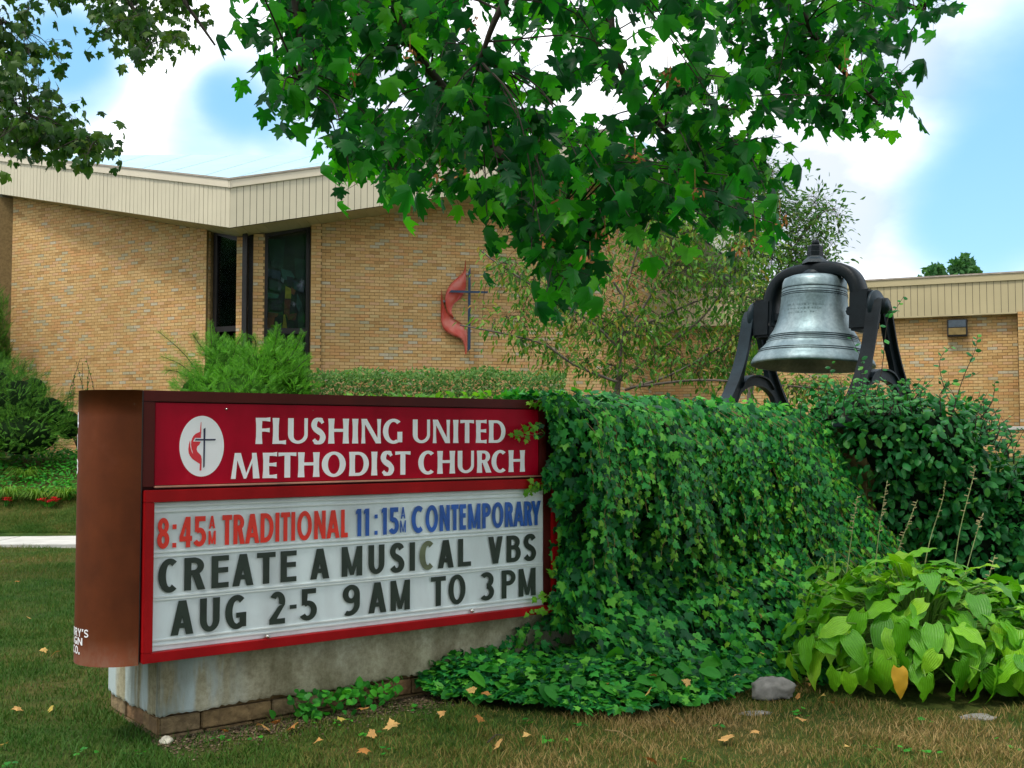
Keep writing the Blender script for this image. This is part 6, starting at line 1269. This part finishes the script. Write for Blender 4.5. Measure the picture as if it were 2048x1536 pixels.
LAB = {(1335, 1170): 'orange leaf in the middle of the ivy mound, upper of the orange cluster', (1345, 1180): 'orange leaf in the ivy mound just below the topmost of the cluster', (1290, 1190): 'brown leaf left of the orange cluster in the ivy mound', (1250, 1205): 'brown leaf farthest left of the orange cluster in the ivy mound', (1360, 1160): 'orange leaf at the right end of the orange cluster in the ivy', (1145, 1208): 'small brown leaf on dark ivy near the lower right corner of the sign', (1300, 1385): 'orange leaf on the ground ivy, low in front of the round leaves', (1380, 1370): 'orange leaf on the front edge of the ground ivy left of the rock', (1435, 1245): 'brown leaf on ivy just below the half buried brown stone', (1420, 1255): 'small leaf touching another below the half buried brown stone', (1530, 1235): 'orange leaf on ivy between the brown stone and the hosta', (1265, 1330): 'brown leaf among the round violet leaves', (1385, 1285): 'small leaf on ground ivy right of the round violet leaves', (1475, 1355): 'small leaf on ground ivy just left of the rounded grey rock', (1310, 1355): 'small leaf on ground ivy below the round violet leaves', (1430, 1150): 'brown leaf high on the ivy mound above the brown stone', (1390, 1135): 'small brown leaf in the dark hollow of the ivy', (1520, 1310): 'small leaf on ivy above the rounded grey rock', (1210, 1370): 'brown leaf near the middle of the ground ivy front edge', (1100, 1350): 'brown leaf on ground ivy below the sign corner', (950, 1385): 'reddish leaf at the left part of the ground ivy', (970, 1395): 'small leaf touching the reddish one in the left ground ivy', (1020, 1330): 'small leaf on ground ivy under the right half of the sign', (1660, 1170): 'dry leaf beside the small yellowing hosta', (1580, 1060): 'dry leaf high on the right slope of the ivy', (1560, 1090): 'second dry leaf on the right slope of the ivy', (785, 1462): 'largest curled tan maple leaf on the grass in front of the ivy', (520, 1458): 'tan maple leaf on the grass just below the stone footing of the wall', (1165, 1412): 'pale tan leaf at the front edge of the ground ivy, nearest the violet leaves', (1338, 1440): 'small folded pale leaf on the lawn right below the middle of the ivy edge', (1458, 1482): 'yellowish tan leaf lying alone on the brown lawn below the ivy', (1306, 1528): 'tan leaf at the very bottom edge of the lawn', (1000, 1492): 'small pale leaf on the lawn beside the dark stick', (1058, 1478): 'narrow pale leaf on the lawn right of the dark stick', (1508, 1468): 'small tan leaf on the brown lawn, below the rounded rock', (1600, 1440): 'small leaf on the lawn below the gap between rock and hosta', (725, 1505): 'small brown leaf in the grass near the bottom, left of the biggest leaf', (890, 1432): 'small brown leaf at the left front tip of the ground ivy', (960, 1437): 'small brown leaf just under the left part of the ground ivy edge', (635, 1490): 'tiny leaf in the grass between the wall footing and the bottom edge', (750, 1470): 'small leaf touching the largest fallen leaf on its left', (1700, 1500): 'small leaf on the brown lawn in front of the hosta', (560, 1448): 'small brown leaf on soil below the third stone of the footing', (675, 1442): 'small brown leaf on soil beside the green sprigs', (728, 1420): 'brown leaf on soil among the green sprigs by the footing', (595, 1455): 'large flat brown leaf on soil in front of the plastered wall', (455, 1468): 'tiny leaf on soil near the wall corner', (880, 1372): 'brown leaf against the wall base where the ivy begins', (110, 1310): 'brown leaf on the left lawn close to the brown sign end', (92, 1302): 'smaller brown leaf beside another one left of the sign end', (35, 1420): 'brown leaf low on the left lawn near the picture edge', (38, 1165): 'small leaf on the left lawn just below the sidewalk', (60, 1240): 'tiny leaf on the left lawn midway between sidewalk and sign bottom', (105, 1420): 'tiny leaf on the left lawn beside the wall pier', (12, 1490): 'leaf in the bottom left corner of the lawn', (1630, 1375): 'largest brown leaf on the soil at the left foot of the hosta', (1590, 1380): 'small brown leaf touching the rounded grey rock', (1622, 1365): 'small brown leaf under the edge of the hosta leaves', (1600, 1395): 'tiny leaf on soil just below the rounded grey rock', (1640, 1400): 'small leaf on soil in front of the hosta foot', (1660, 1410): 'small leaf at the edge of soil and brown lawn by the hosta'}
def fallen(px, py, size, lab, grp, h=.03, mesh=None):
    lab = LAB.get((px, py), lab)
    q = G(px, py, h); o = bpy.data.objects.new('fallen_leaf', mesh or random.choice(dead)); COL.objects.link(o); s_ = size * .82; o.location = q + UP * .012
    o.rotation_euler = (random.uniform(-.5, .35), random.uniform(-.5, .5), random.uniform(0, 6.3)); o.scale = (s_, s_, s_ * 1.1); tag(o, lab, 'leaf', grp)
for px, py, s_ in ((785, 1462, .085), (520, 1458, .10), (1165, 1412, .08), (1338, 1440, .07), (1458, 1482, .09), (1306, 1528, .08), (1000, 1492, .07), (1058, 1478, .06), (1508, 1468, .06), (1600, 1440, .06), (725, 1505, .07), (890, 1432, .06), (960, 1437, .06), (635, 1490, .05), (750, 1290 + 180, .06), (1700, 1500, .05)): fallen(px, py, s_, 'dry tan maple leaf lying on the lawn in front of the ivy and wall', 'fallen leaves on the front lawn')
for px, py, s_ in ((560, 1448, .07), (675, 1442, .06), (728, 1420, .07), (595, 1455, .10), (455, 1468, .05), (880, 1372, .06)): fallen(px, py, s_, 'brown dry leaf on the bare soil at the foot of the plastered wall', 'fallen leaves on the soil by the wall')
for px, py, s_ in ((110, 1310, .07), (92, 1302, .06), (35, 1420, .06), (38, 1165, .06), (60, 1240, .05), (105, 1420, .05), (12, 1490, .05)): fallen(px, py, s_, 'brown dry leaf on the green lawn left of the sign', 'fallen leaves on the left lawn')
for px, py, s_, h in ((1335, 1170, .08, .42), (1345, 1180, .07, .40), (1290, 1190, .06, .3), (1250, 1205, .06, .28), (1360, 1160, .06, .45), (1145, 1208, .05, .35), (1300, 1385, .06, .18), (1380, 1370, .06, .18), (1435, 1245, .07, .3), (1420, 1255, .06, .28), (1530, 1235, .06, .35), (1265, 1330, .06, .2), (1385, 1285, .05, .25), (1475, 1355, .05, .2), (1310, 1355, .05, .2), (1430, 1150, .06, .5), (1390, 1135, .05, .5), (1520, 1310, .05, .22), (1210, 1370, .06, .15), (1100, 1350, .06, .15), (950, 1385, .07, .12), (970, 1395, .06, .12), (1020, 1330, .05, .15), (1660, 1170, .06, .6), (1580, 1060, .05, .75), (1560, 1090, .05, .7)): fallen(px, py, s_, 'orange brown dry leaf caught on top of the ivy', 'fallen leaves caught in the ivy', h)
for px, py, s_ in ((1630, 1375, .09), (1590, 1380, .06), (1622, 1365, .06), (1600, 1395, .05), (1640, 1400, .06), (1660, 1410, .05)): fallen(px, py, s_, 'brown dry leaf on the soil between the grey rock and the hosta', 'fallen leaves beside the rock')
# twigs lying on the lawn
for a, b, lb_ in (((1210, 1460), (1270, 1482), 'thin pale twig lying on the lawn below the ivy'), ((975, 1485), (1008, 1470), 'short dark stick lying on the lawn left of the twig')):
    A = G(*a, .03); B = G(*b, .03); m = MB().tube([A, A.lerp(B, .5) + Vector((0, .02, .015)), B], .004, .002, 5); o = m.build('twig', M_vine if a[0] > 1100 else M_twig, None); tag(o, lb_, 'twig')
# wood chips and soil crumbs by the footing
n = 5200; s = rng.uniform(.1, 2.6, n); o = OB + .03 + np.abs(rng.normal(size=n)) * .16; pos = np.array([W3(a, b, .006) for a, b in zip(s, o)])
CH = (np.array([(-.5, 0, 0), (.5, 0, 0), (.35, 1, .1), (-.4, .9, .15), (0, .5, .4)], float), [(0, 1, 4), (1, 2, 4), (2, 3, 4), (3, 0, 4)])
v_, f_ = place(CH, pos, rvec(n) * [1, 1, .15], rvec(n) * .3 + [0, 0, 1], rng.uniform(.004, .016, n)); mc, t = nmat('wood_chips'); out(t, N(t, 'ShaderNodeBsdfPrincipled', {'Base Color': ramp(t, rnd_value(t), [(0, (.035, .022, .012)), (.7, (.085, .055, .028)), (.93, (.15, .11, .06)), (1, (.28, .22, .14))]), 'Roughness': 1}).outputs[0])
tag(link('wood_chips', fast_mesh('wood_chips', v_, f_, mc)), kind='stuff')

# street trees behind the viewer: the photograph shows them mirrored in the church windows
def street_tree(c, rad_, hgt, lb_, nleaf=2600):
    e = empty('street_tree', c, lb_, 'tree', 'street trees mirrored in the windows'); MB().tube([Vector(c), Vector(c) + UP * hgt * .5], .35, .22, 10).build('trunk', M_bark, e, True)
    q = []; 
    for k in range(26):
        u = unit(rng.normal(size=3)[None])[0] * rng.random() ** .4; cc = np.array(tuple(c)) + u * np.array([rad_, rad_, hgt * .36]) + [0, 0, hgt * .60]
        q.append(cc + unit(rng.normal(size=(nleaf // 26, 3))) * rad_ * .38 * rng.random((nleaf // 26, 1)) ** .4)
    q = np.concatenate(q); n = len(q); scatter(e, 'leaf', 'crown', [MAPLE2], q, rvec(n), rvec(n) + [0, 0, .6], .75 * (.6 + .7 * rng.random(n)), L_far, 0, key=np.zeros(n))
street_tree((-27, 15.5, 0), 5.0, 9.2, 'broad street tree seen only mirrored in the left church window')
street_tree((8.5, -20, 0), 8.5, 19, 'tall street tree seen only mirrored in the right church window')
street_tree((-6, -24, 0), 7.0, 13, 'round street tree seen only mirrored in the polished bell')
